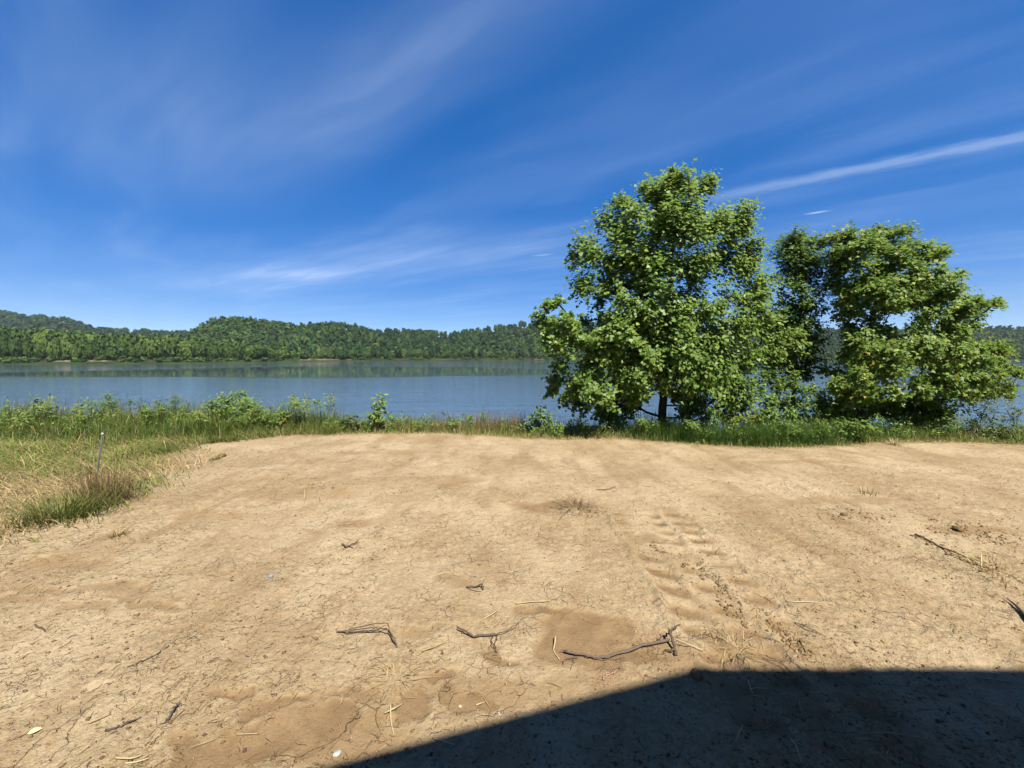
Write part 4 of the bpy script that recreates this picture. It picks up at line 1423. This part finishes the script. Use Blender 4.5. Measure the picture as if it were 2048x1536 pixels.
tuft_px('dry_grass_tuft', 'pale bleached grass tuft at the soil edge under the wide tree', 'tuft', 1790, 889, 90, .17, .05, [(.55, .45, .26), (.48, .38, .2)], .6)
tuft_px('grass_clump', 'upright green grass clump left of the low dark weed bush', 'tuft', 655, 868, 130, .42, .07, GR + GRY, .3, .009, M_GRASS)
tuft_px('grass_clump', 'arching grass clump with straw at the foot of the tallest tree', 'tuft', 1290, 874, 120, .42, .09, GR + ST, .7, .010, M_GRASS, seg=4)
tuft_px('weed_clump', 'green weed clump in front of the stake at the left', 'weed', 128, 1036, 620, .36, .155, [(.10, .15, .025), (.15, .19, .035), (.07, .12, .02), (.26, .22, .08)], .8, .008, M_GRASS, seg=4)
tuft_px('dry_weed_clump', 'brown dead weed clump standing round the leaning stake', 'weed', 205, 1006, 420, .58, .12, BR + [(.12, .08, .04)] + ST[2:], .22, .006)
tuft_px('grass_patch', 'small green grass patch on the straw right of the stake', 'tuft', 255, 938, 330, .16, .20, GR + GRY, .8, .007, M_GRASS)
tuft_px('grass_patch', 'round green grass tuft near the left end of the clearing', 'tuft', 322, 905, 180, .18, .12, GR + GRY, .7, .007, M_GRASS)
tuft_px('stubble_tuft', 'short dry stubble tuft on the soil near the left grass', 'tuft', 432, 916, 110, .12, .04, ST + GRY, .6, .006)
tuft_px('stubble_tuft', 'low straw tuft lying on the soil right of the weed clump', 'tuft', 235, 1072, 90, .12, .03, ST, 1.1, .006)
tuft_px('straw_tuft', 'straw bunch lying in the tyre track near the shadow', 'straw', 1470, 1298, 60, .085, .05, ST, 1.7, .005)
tuft_px('straw_tuft', 'loose straw heap beside the damp patches in the foreground', 'straw', 790, 1358, 70, .06, .045, [(.42, .32, .15), (.34, .25, .11)], 2.2, .005)
tuft_px('straw_tuft', 'straw bunch at the right edge above the building shadow', 'straw', 1990, 1148, 70, .20, .08, ST, 2.0, .006)
tuft_px('straw_tuft', 'thin straw sprig standing up in the middle of the clearing right', 'straw', 1737, 992, 26, .17, .04, ST, .8, .008)
tuft_px('brush_heap', 'small tangled heap of dark root hairs left of the tyre track', 'roots', 1150, 1018, 110, .16, .10, [(.10, .065, .035), (.14, .09, .05), (.30, .22, .11)], 1.8, .006)


# ------------------------------------------------------------------ stake
def build_stake():
    b = at(188, 1000, 4.75)
    z = float(zground(np.array([b[0]]), np.array([4.75]))[0])
    root = empty('metal_stake', (b[0], 4.75, z))
    tag(root, 'thin blue grey metal stake leaning in the dead weeds at the left', 'stake')
    t = at(205, 868, 4.75)
    base = np.array([b[0], 4.75, z - .05])
    mb = MB()
    tube(mb, [base, (base + t) / 2, t], [.007, .007], (.085, .10, .13), 8)
    mb.build('post', M_METAL, root, True, root.location)
    mb = MB()
    dd = unit(t - base)
    tube(mb, [t - dd * .01, t + dd * .012], [.010, .010], (.8, .8, .8), 8)
    mb.build('cap', M_METAL, root, True, root.location)
    mb = MB()
    tube(mb, smooth_path([t - dd * .02, t + np.array([.04, 0, .02]), t + np.array([.085, .01, .05])], 6), [.004, .003], (.12, .11, .10), 5)
    mb.build('wire', M_METAL, root, True, root.location)


build_stake()


# ------------------------------------------------------------------ sticks, straws and stones on the soil
def gpts(px, lift=.006):
    """pixels (u, v[, height]) to points lying on the soil"""
    out = []
    for q in px:
        hgt = q[2] if len(q) > 2 else 0
        x, y = gp(q[0], q[1], hgt)
        z = float(zground(np.array([x]), np.array([y]))[0])
        out.append((x, y, z + lift + hgt))
    return np.array(out)


def stick(name, label, cat, strands, col, mat=None, n=14, jit=.003):
    """strands: (pixels, start radius, end radius); the first is the main stem, others are side shoots"""
    main = gpts(strands[0][0])
    o0 = tuple(main[0])
    if len(strands) == 1:
        mb = MB()
        tube(mb, smooth_path(main, n, jit), [strands[0][1], strands[0][2]], col, 6)
        return tag(mb.build(name, mat or M_TWIG, None, True, o0), label, cat)
    root = empty(name, o0)
    tag(root, label, cat)
    for i, (px, r0, r1) in enumerate(strands):
        mb = MB()
        tube(mb, smooth_path(gpts(px), n, jit), [r0, r1], col, 6)
        mb.build('stem' if i == 0 else 'side_shoot', mat or M_TWIG, root, True, root.location)
    return root


DK = (.16, .12, .09)
DK2 = (.125, .09, .064)
SW = (.50, .40, .21)
SW2 = (.58, .49, .29)
stick('forked_stick', 'long dark forked stick lying above the building shadow', 'stick',
      [([(1128, 1302, .01), (1165, 1308, .01), (1200, 1313, .005), (1250, 1303, .01), (1290, 1291, .01), (1337, 1280, .015)], .005, .0085),
       ([(1150, 1308, .01), (1138, 1302, .015), (1122, 1300, .02)], .005, .002), ([(1155, 1311, .01), (1132, 1320, .005), (1124, 1335, 0)], .004, .0015),
       ([(1150, 1313, .01), (1146, 1325, .005), (1142, 1342, 0)], .003, .0012), ([(1170, 1311, .012), (1205, 1317, .006), (1250, 1315, 0)], .003, .001),
       ([(1318, 1284, .01), (1322, 1274, .03), (1320, 1268, .04)], .005, .003)], DK)
stick('root_stub', 'dark twisted root stub standing at the end of forked stick', 'root',
      [([(1352, 1312, 0), (1350, 1298, .01), (1344, 1278, .04), (1338, 1260, .06)], .010, .007), ([(1339, 1262, .06), (1348, 1256, .06), (1360, 1252, .05)], .007, .004),
       ([(1350, 1300, .01), (1340, 1302, .01), (1332, 1300, 0)], .006, .003)], DK2)
stick('bent_twig', 'thin dark twig with a modelled shadow strand, bent sharply like a hook at left foreground', 'twig',
      [([(673, 1265, 0), (705, 1265, .005), (740, 1265, .01), (772, 1262, .03), (784, 1276, .02), (794, 1297, 0)], .003, .0045),  # first strand is solid, standing in for the raised twig's cast shadow
       ([(675, 1264, 0), (720, 1256, .02), (755, 1250, .05), (774, 1248, .06), (780, 1262, .05), (792, 1290, .01)], .003, .0025),
       ([(690, 1264, .005), (740, 1262, .02), (772, 1252, .05)], .0025, .0015)], DK2)
stick('curved_root', 'dark curved root with a thin shoot left of forked stick', 'root',
      [([(914, 1258, .02), (930, 1265, .02), (945, 1274, .01), (970, 1273, .01), (996, 1272, 0)], .005, .007), ([(990, 1273, .005), (1025, 1258, .02), (1048, 1236, .03)], .003, .0012),
       ([(985, 1273, 0), (984, 1288, .02), (992, 1300, 0)], .003, .002), ([(994, 1273, 0), (990, 1295, .015), (995, 1308, 0)], .003, .002)], DK2)
stick('looped_twig', 'little dark twig folded into a loop in the clearing middle', 'twig',
      [([(932, 1177, .0), (950, 1174, .01), (964, 1172, .02), (965, 1182, .005)], .004, .007), ([(934, 1178, 0), (948, 1183, .0), (962, 1185, 0)], .0025, .0015)], DK2)
stick('dark_twig', 'short knobbly dark twig at the left middle of the clearing', 'twig',
      [([(684, 1089, .01), (693, 1093, .01), (703, 1090, .01), (718, 1083, .015)], .008, .004), ([(697, 1092, .005), (706, 1096, 0)], .004, .002)], DK2)
stick('dark_stick', 'short thick dark stick near the bottom left corner stains', 'stick', [([(333, 1440), (345, 1420, .01), (359, 1405, .01)], .006, .003)], (.10, .085, .075))
stick('dark_stick', 'dark split stick lying beside the pale straw at bottom left', 'stick', [([(213, 1462), (240, 1450, .005), (282, 1434)], .006, .002)], (.10, .085, .075))
stick('thin_root', 'long thin wavy root on the soil at the left', 'root', [([(255, 1335), (290, 1322), (318, 1305), (338, 1292)], .0035, .002)], DK2)
stick('thin_root', 'thin dark root along the ridge line at the right', 'root', [([(1830, 1076, .01), (1862, 1088, .01), (1905, 1108, .01), (1975, 1132)], .011, .004)], DK2)
stick('thin_root', 'thin straight twig running out of the tyre track', 'twig', [([(1590, 1243), (1620, 1260, .01), (1652, 1280)], .0035, .002)], (.20, .14, .08))
stick('long_twig', 'long thin twig reaching from the light into the shadow', 'twig', [([(1533, 1306, .02), (1555, 1322, .02), (1590, 1352, .01), (1616, 1368)], .0035, .0018)], (.24, .17, .09))
stick('dark_twig', 'dark twig lying in the clearing middle above the track', 'twig', [([(1192, 983), (1210, 981, .01), (1232, 977, .01)], .007, .003)], DK2)
stick('dark_twig', 'dark straight twig at left among the faint wheel lines', 'twig', [([(70, 1250), (90, 1258, .01), (104, 1246, .03)], .004, .002)], DK2)
stick('bent_straw', 'pale straw stalk bent in the middle on the damp patch', 'straw', [([(1111, 1270, .03), (1110, 1285, .02), (1107, 1300, .0), (1112, 1310), (1119, 1320)], .0035, .0025)], SW2, M_DRY, 9, 0)
STRAWS = [('pale straw lying along the top of the damp patch', [(1031, 1209), (1065, 1207, .005), (1100, 1205)]),
          ('pale slanting straw left of the damp patch top', [(968, 1241), (985, 1230, .01), (1003, 1218)]),
          ('two jointed straw right of the hooked twig', [(843, 1305), (868, 1296, .01), (892, 1286)]),
          ('vertical straw stalk below the straw heap', [(781, 1408, .02), (782, 1440, .01), (788, 1468)]),
          ('short straw crossing the vertical stalk', [(768, 1425), (785, 1418, .02), (806, 1405)]),
          ('thick pale straw piece at the bottom left', [(177, 1450), (200, 1441, .005), (222, 1432)]),
          ('curved straw near the bottom edge at left', [(230, 1516), (262, 1518, .005), (285, 1508)]),
          ('lowest straw at the bottom left edge', [(250, 1527), (275, 1520, .005), (298, 1513)]),
          ('pale straw on the dark stain at lower left', [(473, 1467), (495, 1464, .005), (515, 1463)]),
          ('short straw chip on the stain beside the shadow', [(952, 1412), (960, 1408, .005), (970, 1404)]),
          ('long straw pointing away from the root stub', [(1347, 1276, .03), (1375, 1292, .02), (1406, 1301)]),
          ('raised pale straw beside the tyre track', [(1432, 1108), (1440, 1096, .03), (1455, 1082, .06)]),
          ('tilted bright straw standing in the shadow', [(1472, 1494), (1478, 1475, .02), (1485, 1457, .03)]),
          ('short straw in the shadow near its corner', [(1496, 1358, .03), (1501, 1372, .02), (1506, 1386)]),
          ('long arched straw lying in the shadow at right', [(1738, 1479), (1775, 1472, .03), (1840, 1478, .03), (1900, 1488, .02), (1952, 1497)]),
          ('kinked straw at the bottom of the shadow', [(1582, 1483), (1592, 1502, .01), (1598, 1520, .01), (1606, 1534)]),
          ('faint straw in the left part of the shadow', [(865, 1478), (890, 1486, .01), (910, 1492)]),
          ('thin straw arc in the dark near the bottom', [(946, 1528), (965, 1508, .01), (986, 1497)]),
          ('straw lying flat in the right shadow', [(1962, 1357), (1995, 1360, .01), (2028, 1364)]),
          ('pale straw by the right hand wheel line', [(1586, 1207), (1610, 1204, .005), (1642, 1206)]),
          ('yellowish straw in the upper clearing', [(776, 928), (785, 930, .01), (795, 933)]),
          ('straw stub standing in the clearing at left centre', [(640, 1004), (639, 996, .06), (640, 985, .12)]),
          ('dry stub standing left of the centre', [(609, 1003), (609, 992, .06), (610, 980, .12)]),
          ('pale straw fork near the left grass', [(682, 906), (684, 895, .08), (683, 888, .15)])]
for i, (lab, px) in enumerate(STRAWS):
    stick('straw_stalk', lab, 'straw', [(px, .0030 + .0012 * (i % 3 == 0), .0020)], (SW, SW2, (.42, .32, .16))[i % 3], M_DRY, 9, 0)
stick('pink_twig', 'short pinkish twig lying just above the shadow edge', 'twig', [([(1205, 1359), (1218, 1352, .004), (1234, 1343, .004)], .0045, .0025)], (.50, .27, .22))
stick('dark_shard', 'dark pointed shard at the right edge of the picture', 'bark', [([(2012, 1200, .01), (2030, 1213, .01), (2052, 1236, .01), (2080, 1270)], .002, .016)], (.07, .055, .045), None, 10, 0)  # dark solid tapering to a point, lying on the soil


def pebble(name, label, cat, u, v, r, col, flat=.6, seed=1, rough=.14, mat=None):
    x, y = gp(u, v)
    z = float(zground(np.array([x]), np.array([y]))[0])
    V, T = ico(1, seed, rough, 2)
    V = V * np.array([r, r * .8, r * flat]) + np.array([0, 0, r * flat * .5])
    mb = MB()
    mb.add(V, T, col)
    o = mb.build(name, mat or M_STONE, None, False)
    o.location = (x, y, z)
    o.rotation_euler = (0, 0, seed * 1.3)
    return tag(o, label, cat)


pebble('pale_stone', 'pale blue grey flat stone at the lower edge near shadow', 'stone', 674, 1503, .018, (.46, .50, .46), .35, 3)
pebble('grey_stone', 'small bluish grey stone in the left clearing', 'stone', 541, 1150, .022, (.27, .30, .35), .5, 5)
pebble('tan_stone', 'little cream stone on the stain near the shadow', 'stone', 920, 1412, .011, (.58, .46, .28), .5, 7)
pebble('dark_stone', 'tiny dark pebble on the lower left stain', 'stone', 489, 1496, .010, (.10, .075, .06), .7, 9)
pebble('round_clod', 'small round soil lump left of the forked stick', 'clod', 1019, 1332, .012, (.42, .31, .17), .8, 11, .14, M_CLOD)
pebble('soil_clod', 'dark soil clod poking up at the shadow corner', 'clod', 1395, 1352,   .032, (.30, .20, .10), .75, 13, .25, M_CLOD)
pebble('soil_clod', 'loose dark clod by the right hand churned patch', 'clod', 1915, 1064, .045, (.20, .13, .065), .6, 15, .2, M_CLOD)
pebble('soil_clod', 'small clod beside the upper right wheel line', 'clod', 1688, 1033, .035, (.22, .14, .07), .6, 17, .2, M_CLOD)
pebble('soil_clod', 'dark earth lump near the left dry stubble', 'clod', 443, 911, .075, (.20, .13, .07), .5, 19, .2, M_CLOD)


def flat_leaf(name, label, u, v, size, ang, col, tm):
    x, y = gp(u, v)
    z = float(zground(np.array([x]), np.array([y]))[0])
    mb = MB()
    leaves(mb, tm, np.array([[0, 0, .012]]), np.array([[.15, -.25, 1.0]]), np.array([[math.cos(ang), math.sin(ang), .1]]), np.array([size]), np.array([col]))
    o = mb.build(name, M_DRY)
    o.location = (x, y, z)
    return tag(o, label, 'leaf')


flat_leaf('fallen_leaf', 'bright yellow fallen leaf at the bottom left', 55, 1472, .045, .6, (.80, .72, .34), LEAF_OVA)
flat_leaf('fallen_leaf', 'grey curled leaf half in the shadow edge', 996, 1422, .06, -1.0, (.40, .38, .34), LEAF_LAN)


def build_litter():
    # crumbs of soil
    def field(n, ymax=8.3, pw=1.0):
        y = np.exp(rng.uniform(math.log(1.3), math.log(ymax), n))
        x = rng.uniform(-1, 1, n) * (y * 1.42 + .2)
        k = (thatch_field(x, y) < .6) & (rng.uniform(size=n) < .25 + .9 * sstep(fbm(x * 1.4, y * 1.4, 91, 3), .42, .62)) & (rng.uniform(size=n) < 1.0 - .8 * damp_field(x, y))
        return x[k], y[k]
    x, y = field(15000)
    n = len(x)
    V, T = ico(1, 2, .25, 0) if False else (np.array([(1, 0, 0), (-1, 0, 0), (0, 1, 0), (0, -1, 0), (0, 0, 1), (0, 0, -.6)], float),
                                            np.array([(0, 2, 4), (2, 1, 4), (1, 3, 4), (3, 0, 4), (2, 0, 5), (1, 2, 5), (3, 1, 5), (0, 3, 5)]))
    s = rng.gamma(1.6, .0024, n) + .0018
    s = np.minimum(s, .012)
    W = V[None] * (1 + rng.normal(0, .28, (n, 6, 3)))
    a = rng.uniform(0, 6.28, n)
    ca, sa = np.cos(a)[:, None], np.sin(a)[:, None]
    W = np.stack([W[..., 0] * ca - W[..., 1] * sa, W[..., 0] * sa + W[..., 1] * ca, W[..., 2] * .75], -1) * s[:, None, None]
    W += np.stack([x, y, zground(x, y)], -1)[:, None, :]
    C = pick([(.33, .23, .12), (.38, .28, .155), (.22, .14, .07), (.17, .11, .055)], n)
    mb = MB()
    mb.add(W.reshape(-1, 3), (T[None] + (np.arange(n) * 6)[:, None, None]).reshape(-1, 3), np.repeat(C, 6, 0))
    tag(mb.build('soil_crumbs', M_CLOD), 'loose soil crumbs scattered over the bare clearing', 'soil', None, 'stuff')

    # churned dark soil along the right hand wheel line and the track rims
    xs, ys = [], []
    for (u0, v0, u1, v1, su, sv, k) in ((1850, 1050, 2040, 1085, 22, 9, 330), (1835, 1078, 1985, 1150, 7, 4, 240), (1690, 1030, 1760, 1045, 26, 5, 90),
                                         (1385, 1120, 1480, 1210, 6, 6, 130), (1520, 1215, 1610, 1310, 8, 7, 240), (1430, 1190, 1500, 1250, 5, 6, 90),
                                         (1100, 1005, 1180, 1025, 18, 7, 110), (520, 955, 700, 985, 40, 8, 120), (1300, 1085, 1380, 1130, 8, 8, 80)):
        for q in rng.uniform(0, 1, k):
            gx, gy = gp(u0 + (u1 - u0) * q + rng.normal(0, su), v0 + (v1 - v0) * q + rng.normal(0, sv))
            xs.append(gx)
            ys.append(gy)
    x, y = np.array(xs), np.array(ys)
    n = len(x)
    s = np.minimum(rng.gamma(1.8, .0030, n) + .002, .018)
    W = V[None] * (1 + rng.normal(0, .30, (n, 6, 3))) * s[:, None, None]
    W += np.stack([x, y, zground(x, y)], -1)[:, None, :]
    mb = MB()
    mb.add(W.reshape(-1, 3), (T[None] + (np.arange(n) * 6)[:, None, None]).reshape(-1, 3), np.repeat(pick([(.20, .13, .065), (.27, .18, .09), (.36, .26, .14)], n), 6, 0))
    tag(mb.build('churned_soil', M_CLOD), 'dark churned soil crumbs along the wheel lines', 'soil', None, 'stuff')

    # dark root bits, twig bits and straw bits: bent three-sided slivers
    def slivers(name, label, cat, n0, lmin, lmax, r, cols, lift, mat, ymax=8.4, extra=None):
        x, y = field(n0, ymax)
        if extra is not None:
            x = np.concatenate([x, extra[0]])
            y = np.concatenate([y, extra[1]])
        n = len(x)
        L = lmin + (lmax - lmin) * rng.beta(1.1, 3.5, n)
        az = rng.uniform(0, 6.28, n)
        bend = rng.normal(0, .35, n)
        rr = r * rng.uniform(.5, 1.4, n)
        P0 = np.stack([x, y, zground(x, y) + rr * .3], -1)
        d1 = np.stack([np.cos(az), np.sin(az), 0 * az], -1)
        d2 = np.stack([np.cos(az + bend), np.sin(az + bend), 0 * az], -1)
        P1 = P0 + d1 * (L * .5)[:, None]
        P2 = P1 + d2 * (L * .5)[:, None]
        lf = np.abs(rng.normal(0, lift, n)) * L
        P1[:, 2] = zground(P1[:, 0], P1[:, 1]) + rr * .5 + lf
        P2[:, 2] = zground(P2[:, 0], P2[:, 1]) + rr * .4 + lf * rng.uniform(-.2, 1.6, n).clip(0)
        rings = []
        for P, q in ((P0, .8), (P1, 1.0), (P2, .45)):
            for k in range(3):
                th = 2.094 * k + .5
                sd = np.stack([-np.sin(az) * math.cos(th), np.cos(az) * math.cos(th), np.full(n, math.sin(th))], -1)
                rings.append(P + sd * (rr * q)[:, None])
        V = np.stack(rings, 1)
        T = []
        for i in range(2):
            for k in range(3):
                k2 = (k + 1) % 3
                T += [(3 * i + k, 3 * i + k2, 3 * i + 3 + k2), (3 * i + k, 3 * i + 3 + k2, 3 * i + 3 + k)]
        mb = MB()
        mb.add(V.reshape(-1, 3), (np.array(T)[None] + (np.arange(n) * 9)[:, None, None]).reshape(-1, 3), np.repeat(pick(cols, n), 9, 0))
        tag(mb.build(name, mat), label, cat, None, 'stuff')
    slivers('root_bits', 'small dark root and twig bits scattered over the soil', 'litter', 8000, .010, .10, .0013, [(.13, .08, .045), (.18, .115, .06), (.10, .065, .04)], .10, M_TWIG)
    ex = rng.uniform(2.7, 7.2, 2600)
    slivers('straw_bits', 'short pale straw bits strewn over the soil', 'litter', 2600, .02, .16, .0016, [(.46, .36, .18), (.52, .43, .24), (.36, .27, .13)], .12, M_DRY,
            extra=(rng.normal(-4.0, .7, 2600) - .5 * sstep(ex, 5, 7.5), ex))


build_litter()


# ------------------------------------------------------------------ building behind the viewer that throws the shadow
def build_cabin():
    H, xc, m = 3.30, 1.92, .411
    root = empty('cabin', (3.0, -1.5, 0))
    tag(root, 'tan cabin behind the viewer whose roof shades the near soil', 'cabin')

    def prism(name, poly_xz, y0, y1, col, mat):
        P = np.array(poly_xz, float)
        n = len(P)
        V = np.vstack([np.column_stack([P[:, 0], np.full(n, y0), P[:, 1]]), np.column_stack([P[:, 0], np.full(n, y1), P[:, 1]])])
        T = []
        for i in range(n):
            j = (i + 1) % n
            T += [(i, j, n + j), (i, n + j, n + i)]
        for i in range(1, n - 1):
            T += [(0, i + 1, i), (n, n + i, n + i + 1)]
        mb = MB()
        mb.add(V, T, col)
        return mb.build(name, mat, root, False, root.location)
    dk = (.75, .58, .38)
    prism('wall', [(1.75, -.1), (7.6, -.1), (7.6, H - .16), (1.75, H - .16)], -4.6, -.55, dk, M_SIDING)
    prism('roof', [(xc, H - .14), (7.9, H - .14), (7.9, H), (xc, H)], -4.9, -.02, (.40, .33, .25), M_SIDING)
    xl = -2.3
    zl = H - m * (xc - xl)
    prism('lean_to_roof', [(xl, zl - .10), (xc - .004, H - .11), (xc - .004, H - .004), (xl, zl)], -4.9, -.022, (.40, .33, .25), M_SIDING)
    prism('lean_to_wall', [(xl + .15, -.1), (1.745, -.1), (1.745, H - .25), (xl + .15, zl - .05)], -4.6, -1.3, dk, M_SIDING)
    prism('corner_post', [(xl + .05, -.1), (xl + .14, -.1), (xl + .14, zl - .04), (xl + .05, zl - .07)], -.20, -.11, dk, M_SIDING)


build_cabin()


# ------------------------------------------------------------------ haze
def build_haze():
    x0, x1, y0, y1, z0, z1 = -1700, 1700, -80, 1500, -90, 190
    V = [(x0, y0, z0), (x1, y0, z0), (x1, y1, z0), (x0, y1, z0), (x0, y0, z1), (x1, y0, z1), (x1, y1, z1), (x0, y1, z1)]
    Q = [(0, 3, 2, 1), (4, 5, 6, 7), (0, 1, 5, 4), (1, 2, 6, 5), (2, 3, 7, 6), (3, 0, 4, 7)]
    m = bpy.data.materials.new('thin_summer_air')
    m.use_nodes = True
    w = NT(m.node_tree)
    v = w.n('ShaderNodeVolumePrincipled')
    v.inputs['Color'].default_value = (.80, .90, 1.0, 1)
    v.inputs['Density'].default_value = .00006
    v.inputs['Anisotropy'].default_value = .1
    out = w.n('ShaderNodeOutputMaterial')
    w.put(out.inputs['Volume'], v.outputs[0])
    tag(obj('haze', mesh_np('haze', V, Q, None, False, True), m), 'thin pale summer air over the river and hills', 'haze', None, 'stuff')


build_haze()
